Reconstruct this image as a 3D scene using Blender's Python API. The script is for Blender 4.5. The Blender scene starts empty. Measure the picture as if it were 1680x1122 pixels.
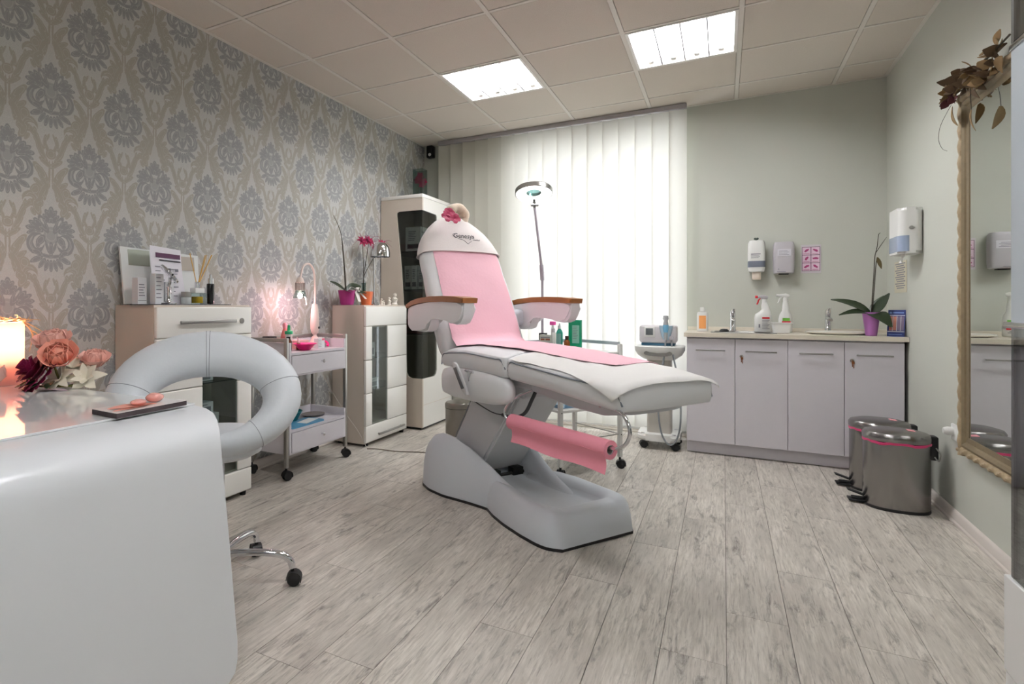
import bpy, bmesh, math, random
from mathutils import Vector, Matrix, noise
random.seed(7)
scene = bpy.context.scene
COL = scene.collection
PI = math.pi

# ------------------------------------------------------------------ camera
CAMH = 1.05
F_PX, PX, PY, YAW = 924.8, 671.9, 500.6, 0.508
cam_d = bpy.data.cameras.new('camera')
cam = bpy.data.objects.new('camera', cam_d)
COL.objects.link(cam)
cam_d.sensor_fit = 'HORIZONTAL'
cam_d.sensor_width = 36.0
cam_d.lens = F_PX / 1680.0 * 36.0
cam_d.shift_x = (840.0 - PX) / 1680.0
cam_d.shift_y = -(561.0 - PY) / 1680.0
cam_d.clip_start = 0.05
cam.location = (0, 0, CAMH)
cam.rotation_euler = (PI / 2, 0, YAW)
scene.camera = cam

# ------------------------------------------------------------------ view, world, daylight
scene.view_settings.view_transform = 'Standard'
scene.view_settings.look = 'None'
scene.view_settings.gamma = 1.0
scene.view_settings.exposure = 0.5
scene.view_settings.use_curve_mapping = False
world = bpy.data.worlds.new('overcast_sky')
scene.world = world
world.use_nodes = True
bg = world.node_tree.nodes['Background']
bg.inputs['Color'].default_value = (0.95, 0.975, 1.0, 1)
bg.inputs['Strength'].default_value = 4.4
PANEL = 68.0          # radiance of the ceiling luminaires' tubes

# portal: guides daylight sampling through the window opening (emits nothing itself)
pl = bpy.data.lights.new('window_daylight_portal', 'AREA')
pl.shape = 'RECTANGLE'; pl.size = 1.46; pl.size_y = 2.44
pl.cycles.is_portal = True
po = bpy.data.objects.new('window_daylight_portal', pl)
COL.objects.link(po)
po.location = (-0.98, 5.22, 1.27)
po.rotation_euler = (-PI / 2, 0, 0)

# ------------------------------------------------------------------ materials
def lin(c):
    c = c / 255.0
    return c / 12.92 if c <= 0.04045 else ((c + 0.055) / 1.055) ** 2.4
def rgb(c):
    return (lin(c[0]), lin(c[1]), lin(c[2]), 1.0)
MATS = {}
def mat(name, col, rough=0.5, metal=0.0, spec=0.5, coat=0.0, trans=0.0, ior=1.45, alpha=1.0, emit=None, es=0.0, sheen=0.0, bump=None, vary=None):
    """procedural principled material; bump=(scale,strength), vary=(scale,amount) soft tone variation"""
    if name in MATS: return MATS[name]
    m = bpy.data.materials.new(name); m.use_nodes = True
    nt = m.node_tree; b = nt.nodes['Principled BSDF']
    b.inputs['Base Color'].default_value = rgb(col)
    b.inputs['Roughness'].default_value = rough
    b.inputs['Metallic'].default_value = metal
    b.inputs['Specular IOR Level'].default_value = spec
    b.inputs['Coat Weight'].default_value = coat
    b.inputs['Transmission Weight'].default_value = trans
    b.inputs['IOR'].default_value = ior
    b.inputs['Alpha'].default_value = alpha
    b.inputs['Sheen Weight'].default_value = sheen
    if emit:
        b.inputs['Emission Color'].default_value = rgb(emit)
        b.inputs['Emission Strength'].default_value = es
    if bump or vary:
        tc = nt.nodes.new('ShaderNodeTexCoord')
    if vary:
        n = nt.nodes.new('ShaderNodeTexNoise'); n.inputs['Scale'].default_value = vary[0]; n.inputs['Detail'].default_value = 4
        nt.links.new(tc.outputs['Object'], n.inputs['Vector'])
        mx = nt.nodes.new('ShaderNodeMix'); mx.data_type = 'RGBA'
        c = rgb(col); k = vary[1]
        mx.inputs['A'].default_value = (c[0] * (1 - k), c[1] * (1 - k), c[2] * (1 - k), 1)
        mx.inputs['B'].default_value = (min(1, c[0] * (1 + k)), min(1, c[1] * (1 + k)), min(1, c[2] * (1 + k)), 1)
        nt.links.new(n.outputs['Fac'], mx.inputs['Factor'])
        nt.links.new(mx.outputs['Result'], b.inputs['Base Color'])
    if bump:
        n2 = nt.nodes.new('ShaderNodeTexNoise'); n2.inputs['Scale'].default_value = bump[0]; n2.inputs['Detail'].default_value = 3
        nt.links.new(tc.outputs['Object'], n2.inputs['Vector'])
        bp = nt.nodes.new('ShaderNodeBump'); bp.inputs['Strength'].default_value = bump[1]; bp.inputs['Distance'].default_value = 0.01
        nt.links.new(n2.outputs['Fac'], bp.inputs['Height'])
        nt.links.new(bp.outputs['Normal'], b.inputs['Normal'])
    MATS[name] = m
    return m
def glassmat(name, tint=(235, 245, 243), clear=0.85, rough=0.02):
    """thin pane: tinted see-through plus a mirror-like sheen"""
    if name in MATS: return MATS[name]
    m = bpy.data.materials.new(name); m.use_nodes = True
    nt = m.node_tree; nt.nodes.clear()
    o = nt.nodes.new('ShaderNodeOutputMaterial')
    t = nt.nodes.new('ShaderNodeBsdfTransparent'); t.inputs['Color'].default_value = tuple(x * clear for x in rgb(tint)[:3]) + (1,)
    g = nt.nodes.new('ShaderNodeBsdfGlossy'); g.inputs['Roughness'].default_value = rough
    lw = nt.nodes.new('ShaderNodeLayerWeight'); lw.inputs['Blend'].default_value = 0.5      # Schlick: the same from both sides of a thin pane
    pw = nt.nodes.new('ShaderNodeMath'); pw.operation = 'POWER'; pw.inputs[1].default_value = 4.4
    fr = nt.nodes.new('ShaderNodeMath'); fr.operation = 'MULTIPLY_ADD'; fr.inputs[1].default_value = 0.96; fr.inputs[2].default_value = 0.04
    nt.links.new(lw.outputs['Facing'], pw.inputs[0]); nt.links.new(pw.outputs[0], fr.inputs[0])
    mx = nt.nodes.new('ShaderNodeMixShader')
    nt.links.new(fr.outputs[0], mx.inputs['Fac']); nt.links.new(t.outputs[0], mx.inputs[1]); nt.links.new(g.outputs[0], mx.inputs[2])
    nt.links.new(mx.outputs[0], o.inputs['Surface'])
    MATS[name] = m
    return m
def translucent(name, col, tcol, frac=0.5):
    if name in MATS: return MATS[name]
    m = bpy.data.materials.new(name); m.use_nodes = True
    nt = m.node_tree; nt.nodes.clear()
    o = nt.nodes.new('ShaderNodeOutputMaterial')
    d = nt.nodes.new('ShaderNodeBsdfDiffuse'); d.inputs['Color'].default_value = rgb(col)
    t = nt.nodes.new('ShaderNodeBsdfTranslucent'); t.inputs['Color'].default_value = rgb(tcol)
    mx = nt.nodes.new('ShaderNodeMixShader'); mx.inputs['Fac'].default_value = frac
    nt.links.new(d.outputs[0], mx.inputs[1]); nt.links.new(t.outputs[0], mx.inputs[2]); nt.links.new(mx.outputs[0], o.inputs['Surface'])
    MATS[name] = m
    return m
def emitter(name, col, s):
    if name in MATS: return MATS[name]
    m = bpy.data.materials.new(name); m.use_nodes = True
    nt = m.node_tree; nt.nodes.clear()
    o = nt.nodes.new('ShaderNodeOutputMaterial'); e = nt.nodes.new('ShaderNodeEmission')
    e.inputs['Color'].default_value = rgb(col); e.inputs['Strength'].default_value = s
    nt.links.new(e.outputs[0], o.inputs['Surface'])
    MATS[name] = m
    return m

# ------------------------------------------------------------------ mesh helpers
def bm_():
    return bmesh.new()
def xf(bm, verts, M):
    bmesh.ops.transform(bm, matrix=M, verts=verts)
def box(bm, c, s, bev=0.0, seg=2, rot=None):
    r = bmesh.ops.create_cube(bm, size=1.0)
    v = r['verts']
    bmesh.ops.scale(bm, vec=Vector(s), verts=v)
    if bev > 0:
        es = list({e for w in v for e in w.link_edges})
        q = bmesh.ops.bevel(bm, geom=es, offset=min(bev, min(s) * 0.49), segments=seg, profile=0.5, affect='EDGES')
        v = list({w for w in q['verts']} | {w for w in v if w.is_valid})
    M = Matrix.Translation(Vector(c))
    if rot: M = M @ rot
    xf(bm, v, M)
    return bm
def bx(bm, x0, x1, y0, y1, z0, z1, bev=0.0, seg=2):
    return box(bm, ((x0 + x1) / 2, (y0 + y1) / 2, (z0 + z1) / 2), (abs(x1 - x0), abs(y1 - y0), abs(z1 - z0)), bev, seg)
def loft(bm, rings, cap0=True, cap1=True, closed=True):
    """rings: list of equal-length point lists"""
    vs = [[bm.verts.new(p) for p in r] for r in rings]
    n = len(rings[0])
    for a, b in zip(vs[:-1], vs[1:]):
        for i in range(n if closed else n - 1):
            j = (i + 1) % n
            try: bm.faces.new((a[i], a[j], b[j], b[i]))
            except ValueError: pass
    if cap0: bm.faces.new(list(reversed(vs[0])))
    if cap1: bm.faces.new(vs[-1])
    return bm
def lathe(bm, prof, n=24, c=(0, 0, 0), cap=True, sx=1.0, sy=1.0):
    rings = []
    for r, z in prof:
        r = max(r, 1e-4)
        rings.append([(c[0] + sx * r * math.cos(2 * PI * i / n), c[1] + sy * r * math.sin(2 * PI * i / n), c[2] + z) for i in range(n)])
    return loft(bm, rings, cap, cap)
def frame_of(d):
    d = Vector(d).normalized()
    up = Vector((0, 0, 1)) if abs(d.z) < 0.95 else Vector((1, 0, 0))
    a = d.cross(up).normalized(); b = a.cross(d).normalized()
    return a, b
def cyl(bm, p0, p1, r0, r1=None, n=16):
    r1 = r0 if r1 is None else r1
    p0, p1 = Vector(p0), Vector(p1)
    a, b = frame_of(p1 - p0)
    return loft(bm, [[p + r * (math.cos(2 * PI * i / n) * a + math.sin(2 * PI * i / n) * b) for i in range(n)] for p, r in ((p0, r0), (p1, r1))])
def spline(pts, sub=6):
    P = [Vector(p) for p in pts]
    out = []
    for i in range(len(P) - 1):
        p0 = P[max(i - 1, 0)]; p1 = P[i]; p2 = P[i + 1]; p3 = P[min(i + 2, len(P) - 1)]
        for k in range(sub):
            t = k / sub
            out.append(0.5 * ((2 * p1) + (p2 - p0) * t + (2 * p0 - 5 * p1 + 4 * p2 - p3) * t * t + (3 * p1 - p0 - 3 * p2 + p3) * t ** 3))
    out.append(P[-1])
    return out
def tube(bm, pts, r, n=8, sub=6, flat=1.0):
    """round bar along a smooth path; r a number or one value per given point"""
    if sub > 1:
        path = spline(pts, sub)
        if isinstance(r, (list, tuple)):
            rr = [v.x for v in spline([(q, 0, 0) for q in r], sub)]
        else: rr = [r] * len(path)
    else:
        path = [Vector(p) for p in pts]; rr = list(r) if isinstance(r, (list, tuple)) else [r] * len(path)
    a, b = frame_of(path[1] - path[0])
    rings = []
    for i, p in enumerate(path):
        d = (path[min(i + 1, len(path) - 1)] - path[max(i - 1, 0)]).normalized()
        a = (a - d * a.dot(d)).normalized(); b = d.cross(a).normalized()
        rings.append([p + max(rr[i], 1e-4) * (math.cos(2 * PI * k / n) * a + flat * math.sin(2 * PI * k / n) * b) for k in range(n)])
    return loft(bm, rings)
def ball(bm, c, r, u=14, v=9, rot=None):
    r = (r, r, r) if not isinstance(r, (tuple, list)) else r
    rings = []
    for j in range(v + 1):
        th = -PI / 2 + PI * j / v
        rings.append([Vector((r[0] * max(math.cos(th), 1e-3) * math.cos(2 * PI * i / u), r[1] * max(math.cos(th), 1e-3) * math.sin(2 * PI * i / u), r[2] * math.sin(th))) for i in range(u)])
    M = Matrix.Translation(Vector(c)) @ (rot if rot else Matrix.Identity(4))
    return loft(bm, [[M @ p for p in q] for q in rings])
def prism(bm, pts, d, axis='x', at=0.0):
    """extrude a 2d outline: axis x -> pts are (y,z); y -> (x,z); z -> (x,y); from at to at+d"""
    def P(a, b, t):
        return {'x': (t, a, b), 'y': (a, t, b), 'z': (a, b, t)}[axis]
    return loft(bm, [[P(a, b, at) for a, b in pts], [P(a, b, at + d) for a, b in pts]])
def sheet(bm, grid, th=0.002):
    """cloth or paper: grid of points given a real thickness along its normals"""
    R, Cn = len(grid), len(grid[0])
    G = [[Vector(p) for p in r] for r in grid]
    N = []
    for i in range(R):
        row = []
        for j in range(Cn):
            du = G[min(i + 1, R - 1)][j] - G[max(i - 1, 0)][j]; dv = G[i][min(j + 1, Cn - 1)] - G[i][max(j - 1, 0)]
            n = du.cross(dv); row.append(n.normalized() if n.length > 1e-9 else Vector((0, 0, 1)))
        N.append(row)
    A = [[bm.verts.new(G[i][j]) for j in range(Cn)] for i in range(R)]
    B = [[bm.verts.new(G[i][j] + N[i][j] * th) for j in range(Cn)] for i in range(R)]
    for i in range(R - 1):
        for j in range(Cn - 1):
            bm.faces.new((A[i][j], A[i][j + 1], A[i + 1][j + 1], A[i + 1][j]))
            bm.faces.new((B[i][j], B[i + 1][j], B[i + 1][j + 1], B[i][j + 1]))
    bd = [(i, 0) for i in range(R)] + [(R - 1, j) for j in range(1, Cn)] + [(i, Cn - 1) for i in range(R - 2, -1, -1)] + [(0, j) for j in range(Cn - 2, 0, -1)]
    for (a, b) in zip(bd, bd[1:] + bd[:1]):
        bm.faces.new((A[a[0]][a[1]], B[a[0]][a[1]], B[b[0]][b[1]], A[b[0]][b[1]]))
    return bm
def roundrect(w, h, r, n=4, cx=0.0, cy=0.0):
    p = []
    for (sx, sy, a0) in ((1, 1, 0), (-1, 1, 90), (-1, -1, 180), (1, -1, 270)):
        for k in range(n + 1):
            a = math.radians(a0 + 90 * k / n)
            p.append((cx + sx * (w / 2 - r) + r * math.cos(a), cy + sy * (h / 2 - r) + r * math.sin(a)))
    return p
def superring(c, a1, a2, ha, hb, e=2.6, n=28):
    c, a1, a2 = Vector(c), Vector(a1), Vector(a2)
    out = []
    for i in range(n):
        t = 2 * PI * i / n; x, y = math.cos(t), math.sin(t)
        out.append(c + a1 * (ha * math.copysign(abs(x) ** (2 / e), x)) + a2 * (hb * math.copysign(abs(y) ** (2 / e), y)))
    return out
def obj(name, bm, material, parent=None, smooth=True, angle=38):
    bmesh.ops.recalc_face_normals(bm, faces=bm.faces[:])
    me = bpy.data.meshes.new(name); bm.to_mesh(me); bm.free()
    if smooth:
        me.shade_smooth()
        try: me.set_sharp_from_angle(angle=math.radians(angle))
        except Exception: pass
    me.materials.append(material)
    o = bpy.data.objects.new(name, me); COL.objects.link(o)
    if parent is not None: o.parent = parent
    return o
def tag(o, label, cat, group=None):
    o['label'] = label; o['category'] = cat
    if group: o['group'] = group
    return o
def thing(name, label, cat, loc=(0, 0, 0), rz=0.0, group=None):
    o = bpy.data.objects.new(name, None); COL.objects.link(o)
    o.location = loc; o.rotation_euler = (0, 0, rz); o.empty_display_size = 0.1
    return tag(o, label, cat, group)
def struct(name, bm, m, smooth=False):
    o = obj(name, bm, m, None, smooth); o['kind'] = 'structure'
    return o
def dup(root, loc, rz, label=None):
    r = root.copy(); COL.objects.link(r); r.location = loc; r.rotation_euler = (0, 0, rz)
    if label: r['label'] = label
    for ch in list(root.children):
        c = ch.copy(); COL.objects.link(c); c.parent = r
        for g in ch.children:
            d = g.copy(); COL.objects.link(d); d.parent = c
    return r
def part_copy(o, parent, loc, rot=(0, 0, 0)):
    c = o.copy(); COL.objects.link(c); c.parent = parent; c.location = loc; c.rotation_euler = rot
    return c
FONT = bpy.data.fonts[0] if len(bpy.data.fonts) else None
def lettering(name, text, size, M, material, parent, shear=0.0, depth=0.0004, align='CENTER', spacing=1.0):
    """flat printed words: text outlines turned into a thin mesh, placed by matrix M (text runs along +X, up +Y)"""
    cu = bpy.data.curves.new('words', 'FONT'); cu.body = text; cu.size = size; cu.align_x = align; cu.align_y = 'CENTER'
    cu.extrude = depth; cu.shear = shear; cu.space_character = spacing; cu.resolution_u = 2
    t = bpy.data.objects.new('words', cu); COL.objects.link(t)
    dg = bpy.context.evaluated_depsgraph_get()
    me = bpy.data.meshes.new_from_object(t.evaluated_get(dg))
    bpy.data.objects.remove(t); bpy.data.curves.remove(cu)
    me.name = name; me.transform(M); me.materials.clear(); me.materials.append(material)
    o = bpy.data.objects.new(name, me); COL.objects.link(o); o.parent = parent
    return o
def basis(o, x, y):
    """matrix whose local X,Y axes are x,y at origin o"""
    x = Vector(x).normalized(); y = Vector(y); y = (y - x * y.dot(x)).normalized(); z = x.cross(y)
    M = Matrix((x, y, z)).transposed().to_4x4(); M.translation = Vector(o)
    return M
def quadprint(name, rects, M, material, parent, lift=0.0004):
    """small flat printed bars: rects (x0,x1,y0,y1) in the local frame of M"""
    bm = bm_()
    for (x0, x1, y0, y1) in rects: bx(bm, x0, x1, y0, y1, 0.0, lift)
    bmesh.ops.transform(bm, matrix=M, verts=bm.verts[:])
    return obj(name, bm, material, parent, False)

# shared materials
WHITE = mat('white_gloss', (236, 234, 227), 0.22, coat=0.3)
WHITE_DESK = mat('white_lacquer', (234, 237, 240), 0.3, coat=0.25)
CREAM = mat('cream_laminate', (205, 194, 180), 0.45)
LILAC = mat('pale_lilac_laminate', (213, 209, 214), 0.42, vary=(30, 0.02))
CHROME = mat('chrome', (225, 225, 228), 0.08, 1.0)
STEEL = mat('satin_steel', (176, 174, 170), 0.3, 1.0)
ALU = mat('brushed_aluminium', (165, 163, 160), 0.38, 1.0)
BLACK = mat('black_plastic', (20, 20, 21), 0.45)
DARK = mat('dark_gap', (28, 27, 27), 0.7)
WPLAS = mat('white_plastic', (228, 228, 224), 0.35)
GPLAS = mat('grey_plastic', (186, 182, 186), 0.4)
GLASS = glassmat('clear_glass')
SMOKE = glassmat('smoked_glass', (216, 220, 217), 0.88)
PINK = mat('pink_paper', (248, 198, 210), 0.8, bump=(60, 0.12))
LEAF = mat('dark_green_leaf', (34, 48, 26), 0.4, vary=(25, 0.25))
STALK = mat('brown_green_stalk', (52, 44, 30), 0.6)
MAGENTA = mat('magenta_petal', (156, 14, 68), 0.6, vary=(40, 0.3))
INK = mat('dark_ink', (40, 38, 46), 0.7)
GREYINK = mat('grey_ink', (130, 130, 138), 0.7)
# ------------------------------------------------------------------ room shell
X0, X1, Y0, Y1, ZC = -2.615, 0.985, -1.6, 5.0, 2.628

# --- vinyl plank material
def plank_material():
    m = bpy.data.materials.new('whitewashed_oak_vinyl'); m.use_nodes = True
    nt = m.node_tree; N = nt.nodes; L = nt.links; b = N['Principled BSDF']
    tc = N.new('ShaderNodeTexCoord'); oi = N.new('ShaderNodeObjectInfo')
    off = N.new('ShaderNodeVectorMath'); off.operation = 'SCALE'; off.inputs[0].default_value = (37, 91, 13)
    L.new(oi.outputs['Random'], off.inputs['Scale'])
    add = N.new('ShaderNodeVectorMath'); add.operation = 'ADD'
    L.new(tc.outputs['Object'], add.inputs[0]); L.new(off.outputs[0], add.inputs[1])
    def noi(sx, sy, detail, rough=0.6, dist=0.0):
        mp = N.new('ShaderNodeMapping'); mp.inputs['Scale'].default_value = (sx, sy, 1)
        n = N.new('ShaderNodeTexNoise'); n.inputs['Scale'].default_value = 1; n.inputs['Detail'].default_value = detail
        n.inputs['Roughness'].default_value = rough; n.inputs['Distortion'].default_value = dist
        L.new(add.outputs[0], mp.inputs['Vector']); L.new(mp.outputs[0], n.inputs['Vector'])
        return n.outputs['Fac']
    def ramp(v, a, b_):
        r = N.new('ShaderNodeMapRange'); r.inputs['From Min'].default_value = a; r.inputs['From Max'].default_value = b_
        L.new(v, r.inputs['Value']); return r.outputs[0]
    def mix(f, a, c):
        mx = N.new('ShaderNodeMix'); mx.data_type = 'RGBA'
        L.new(f, mx.inputs['Factor'])
        if isinstance(a, tuple): mx.inputs['A'].default_value = a
        else: L.new(a, mx.inputs['A'])
        if isinstance(c, tuple): mx.inputs['B'].default_value = c
        else: L.new(c, mx.inputs['B'])
        return mx.outputs['Result']
    grain = ramp(noi(110, 8, 5, 0.65), 0.38, 0.66)
    col = mix(grain, rgb((214, 208, 198)), rgb((182, 175, 164)))
    soft = ramp(noi(11, 2.4, 4, 0.6), 0.42, 0.7)
    col = mix(soft, col, rgb((178, 172, 163)))
    blot = N.new('ShaderNodeMath'); blot.operation = 'MULTIPLY'
    L.new(ramp(noi(40, 7.0, 6, 0.70, 0.7), 0.50, 0.69), blot.inputs[0]); L.new(ramp(noi(10, 3.0, 3, 0.55), 0.36, 0.58), blot.inputs[1])
    col = mix(blot.outputs[0], col, rgb((116, 109, 102)))
    fine = N.new('ShaderNodeMath'); fine.operation = 'MULTIPLY'
    L.new(ramp(noi(150, 10, 3, 0.6), 0.56, 0.72), fine.inputs[0]); fine.inputs[1].default_value = 0.6
    col = mix(fine.outputs[0], col, rgb((126, 118, 110)))
    tone = N.new('ShaderNodeMapRange'); tone.inputs['To Min'].default_value = 0.92; tone.inputs['To Max'].default_value = 1.06
    L.new(oi.outputs['Random'], tone.inputs['Value'])
    sc = N.new('ShaderNodeVectorMath'); sc.operation = 'SCALE'; L.new(col, sc.inputs[0]); L.new(tone.outputs[0], sc.inputs['Scale'])
    L.new(sc.outputs[0], b.inputs['Base Color'])
    b.inputs['Roughness'].default_value = 0.42
    b.inputs['Specular IOR Level'].default_value = 0.4
    bp = N.new('ShaderNodeBump'); bp.inputs['Strength'].default_value = 0.12; bp.inputs['Distance'].default_value = 0.004
    L.new(grain, bp.inputs['Height']); L.new(bp.outputs[0], b.inputs['Normal'])
    return m
PLANK = plank_material()
floor = struct('floor', bx(bm_(), X0 - 0.1, X1 + 0.1, Y0 - 0.1, Y1 + 0.3, -0.06, -0.006), mat('floor_joint_dark', (74, 68, 62), 0.8))
PW, PLN = 0.178, 1.22
known = {0: 2.213, -1: 1.881, 1: 2.653, 2: 2.191, 3: 2.673, -2: 2.673, -3: 2.226, -4: 1.744, -6: 1.368}
full = None
kk = math.floor((X0 - 0.0084) / PW)
plank_mesh = {}
while 0.0084 + kk * PW < X1:
    xa, xb = max(0.0084 + kk * PW, X0), min(0.0084 + (kk + 1) * PW, X1)
    j = known.get(kk, random.uniform(0, PLN))
    y = j - math.ceil((j - Y0) / PLN) * PLN
    while y < Y1:
        ya, yb = max(y, Y0), min(y + PLN, Y1)
        w, l = round(xb - xa, 4), round(yb - ya, 4)
        if l > 0.02 and w > 0.01:
            g = 0.0009
            if (w, l) not in plank_mesh:
                bm = bm_(); bx(bm, -w / 2 + g, w / 2 - g, -l / 2 + g, l / 2 - g, -0.006, 0.0)
                o = obj('plank', bm, PLANK, floor, False); plank_mesh[(w, l)] = o.data
            else:
                o = bpy.data.objects.new('plank', plank_mesh[(w, l)]); COL.objects.link(o); o.parent = floor
            o.location = ((xa + xb) / 2, (ya + yb) / 2, 0)
        y += PLN
    kk += 1

# --- walls
PAINT = mat('grey_green_wall_paint', (196, 198, 188), 0.85, spec=0.2, bump=(260, 0.05), vary=(3, 0.015))
def damask_group():
    g = bpy.data.node_groups.new('damask_motif', 'ShaderNodeTree')
    g.interface.new_socket('Vector', in_out='INPUT', socket_type='NodeSocketVector')
    for s in ('Grey', 'Beige', 'Pale'): g.interface.new_socket(s, in_out='OUTPUT', socket_type='NodeSocketFloat')
    N, L = g.nodes, g.links
    gi = N.new('NodeGroupInput'); go = N.new('NodeGroupOutput')
    sg = N.new('ShaderNodeSeparateXYZ'); L.new(gi.outputs[0], sg.inputs[0]); gx_, gy_ = sg.outputs[0], sg.outputs[1]; last = [None]
    def ell(x, y, a, b, ang=0):
        mp = N.new('ShaderNodeMapping'); mp.vector_type = 'TEXTURE'
        mp.inputs['Location'].default_value = (x, y, 0); mp.inputs['Rotation'].default_value = (0, 0, math.radians(ang)); mp.inputs['Scale'].default_value = (a, b, 1)
        ln = N.new('ShaderNodeVectorMath'); ln.operation = 'LENGTH'
        # the running distance rides along as a vanishing z, which keeps the shapes evaluated one after another
        mp.inputs['Scale'].default_value = (a, b, 1e5)
        cb = N.new('ShaderNodeCombineXYZ'); L.new(gx_, cb.inputs[0]); L.new(gy_, cb.inputs[1])
        if last[0] is not None: L.new(last[0], cb.inputs[2])
        L.new(cb.outputs[0], mp.inputs['Vector']); L.new(mp.outputs[0], ln.inputs[0])
        last[0] = ln.outputs['Value']
        return ln.outputs['Value']
    def op(k, a, b):
        m = N.new('ShaderNodeMath'); m.operation = k
        for i, v in enumerate((a, b)):
            if isinstance(v, (int, float)): m.inputs[i].default_value = v
            else: L.new(v, m.inputs[i])
        return m.outputs[0]
    def union(lst):                      # shapes are made one by one, so that each joins the running minimum at once
        r = None
        for mk in lst:
            v = mk(); r = v if r is None else op('MINIMUM', r, v)
            last[0] = r
        return r
    def cut(a, b): return op('MAXIMUM', a, op('SUBTRACT', 2.0, b))
    grey = [lambda: ell(0, 0.117, 0.013, 0.03), lambda: ell(0.011, 0.108, 0.027, 0.011, 62), lambda: ell(0.017, 0.094, 0.024, 0.01, 40), lambda: ell(0.016, 0.082, 0.018, 0.009, 20), lambda: cut(ell(0.032, 0.066, 0.044, 0.015, 64), ell(0.037, 0.078, 0.016, 0.004, 64)), lambda: ell(0.052, 0.066, 0.03, 0.012, 50), lambda: ell(0.066, 0.06, 0.03, 0.012, 28), lambda: ell(0.078, 0.046, 0.028, 0.012, 2), lambda: ell(0.08, 0.03, 0.024, 0.009, -28), lambda: ell(0.056, 0.042, 0.026, 0.013, 24), lambda: cut(ell(0.064, -0.02, 0.037, 0.047, 8), ell(0.05, -0.013, 0.024, 0.03, 20)), lambda: ell(0.06, -0.058, 0.024, 0.012, 18), lambda: ell(0.044, -0.006, 0.015, 0.027, 34), lambda: ell(0.055, -0.028, 0.01, 0.013), lambda: ell(0, -0.045, 0.01, 0.034), lambda: ell(0.017, -0.032, 0.03, 0.006, 74), lambda: ell(0.02, -0.074, 0.028, 0.008, 14), lambda: ell(0.046, -0.07, 0.014, 0.007, 30), lambda: ell(0, -0.118, 0.0085, 0.027), lambda: ell(0.019, -0.116, 0.027, 0.009, 104), lambda: ell(0.038, -0.107, 0.027, 0.01, 120), lambda: ell(0.06, -0.09, 0.03, 0.012, 152)]
    pale = [lambda: ell(0, 0.018, 0.031, 0.038)]
    beige = [lambda: ell(0, -0.262, 0.022, 0.022), lambda: ell(0.018, -0.236, 0.026, 0.007, 70), lambda: ell(0.036, -0.262, 0.044, 0.009, 62), lambda: ell(0.026, -0.212, 0.034, 0.008, 98), lambda: ell(0.014, -0.19, 0.02, 0.005, 110), lambda: ell(0.05, -0.23, 0.068, 0.013, 72), lambda: ell(0.066, -0.188, 0.034, 0.009, 84), lambda: cut(ell(0.092, -0.148, 0.037, 0.033, 20), ell(0.08, -0.16, 0.022, 0.018, 20)), lambda: ell(0.08, -0.174, 0.026, 0.01, 60), lambda: ell(0.114, -0.182, 0.038, 0.016, 112), lambda: ell(0.128, -0.168, 0.02, 0.013, 60), lambda: ell(0.1, -0.205, 0.018, 0.009, 120), lambda: ell(0.02, -0.305, 0.036, 0.011, 36), lambda: ell(0.007, -0.352, 0.0045, 0.062), lambda: ell(0.044, -0.344, 0.046, 0.015, 50), lambda: ell(0.032, -0.38, 0.044, 0.012, 60), lambda: ell(0.05, -0.398, 0.03, 0.012, 40), lambda: ell(0.036, -0.432, 0.064, 0.014, 114), lambda: ell(0.066, -0.428, 0.02, 0.025, 20), lambda: ell(0.018, -0.418, 0.055, 0.007, 100), lambda: ell(0.05, -0.47, 0.034, 0.012, 142)]
    L.new(union(grey), go.inputs['Grey']); L.new(union(beige), go.inputs['Beige']); L.new(union(pale), go.inputs['Pale'])
    return g
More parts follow.
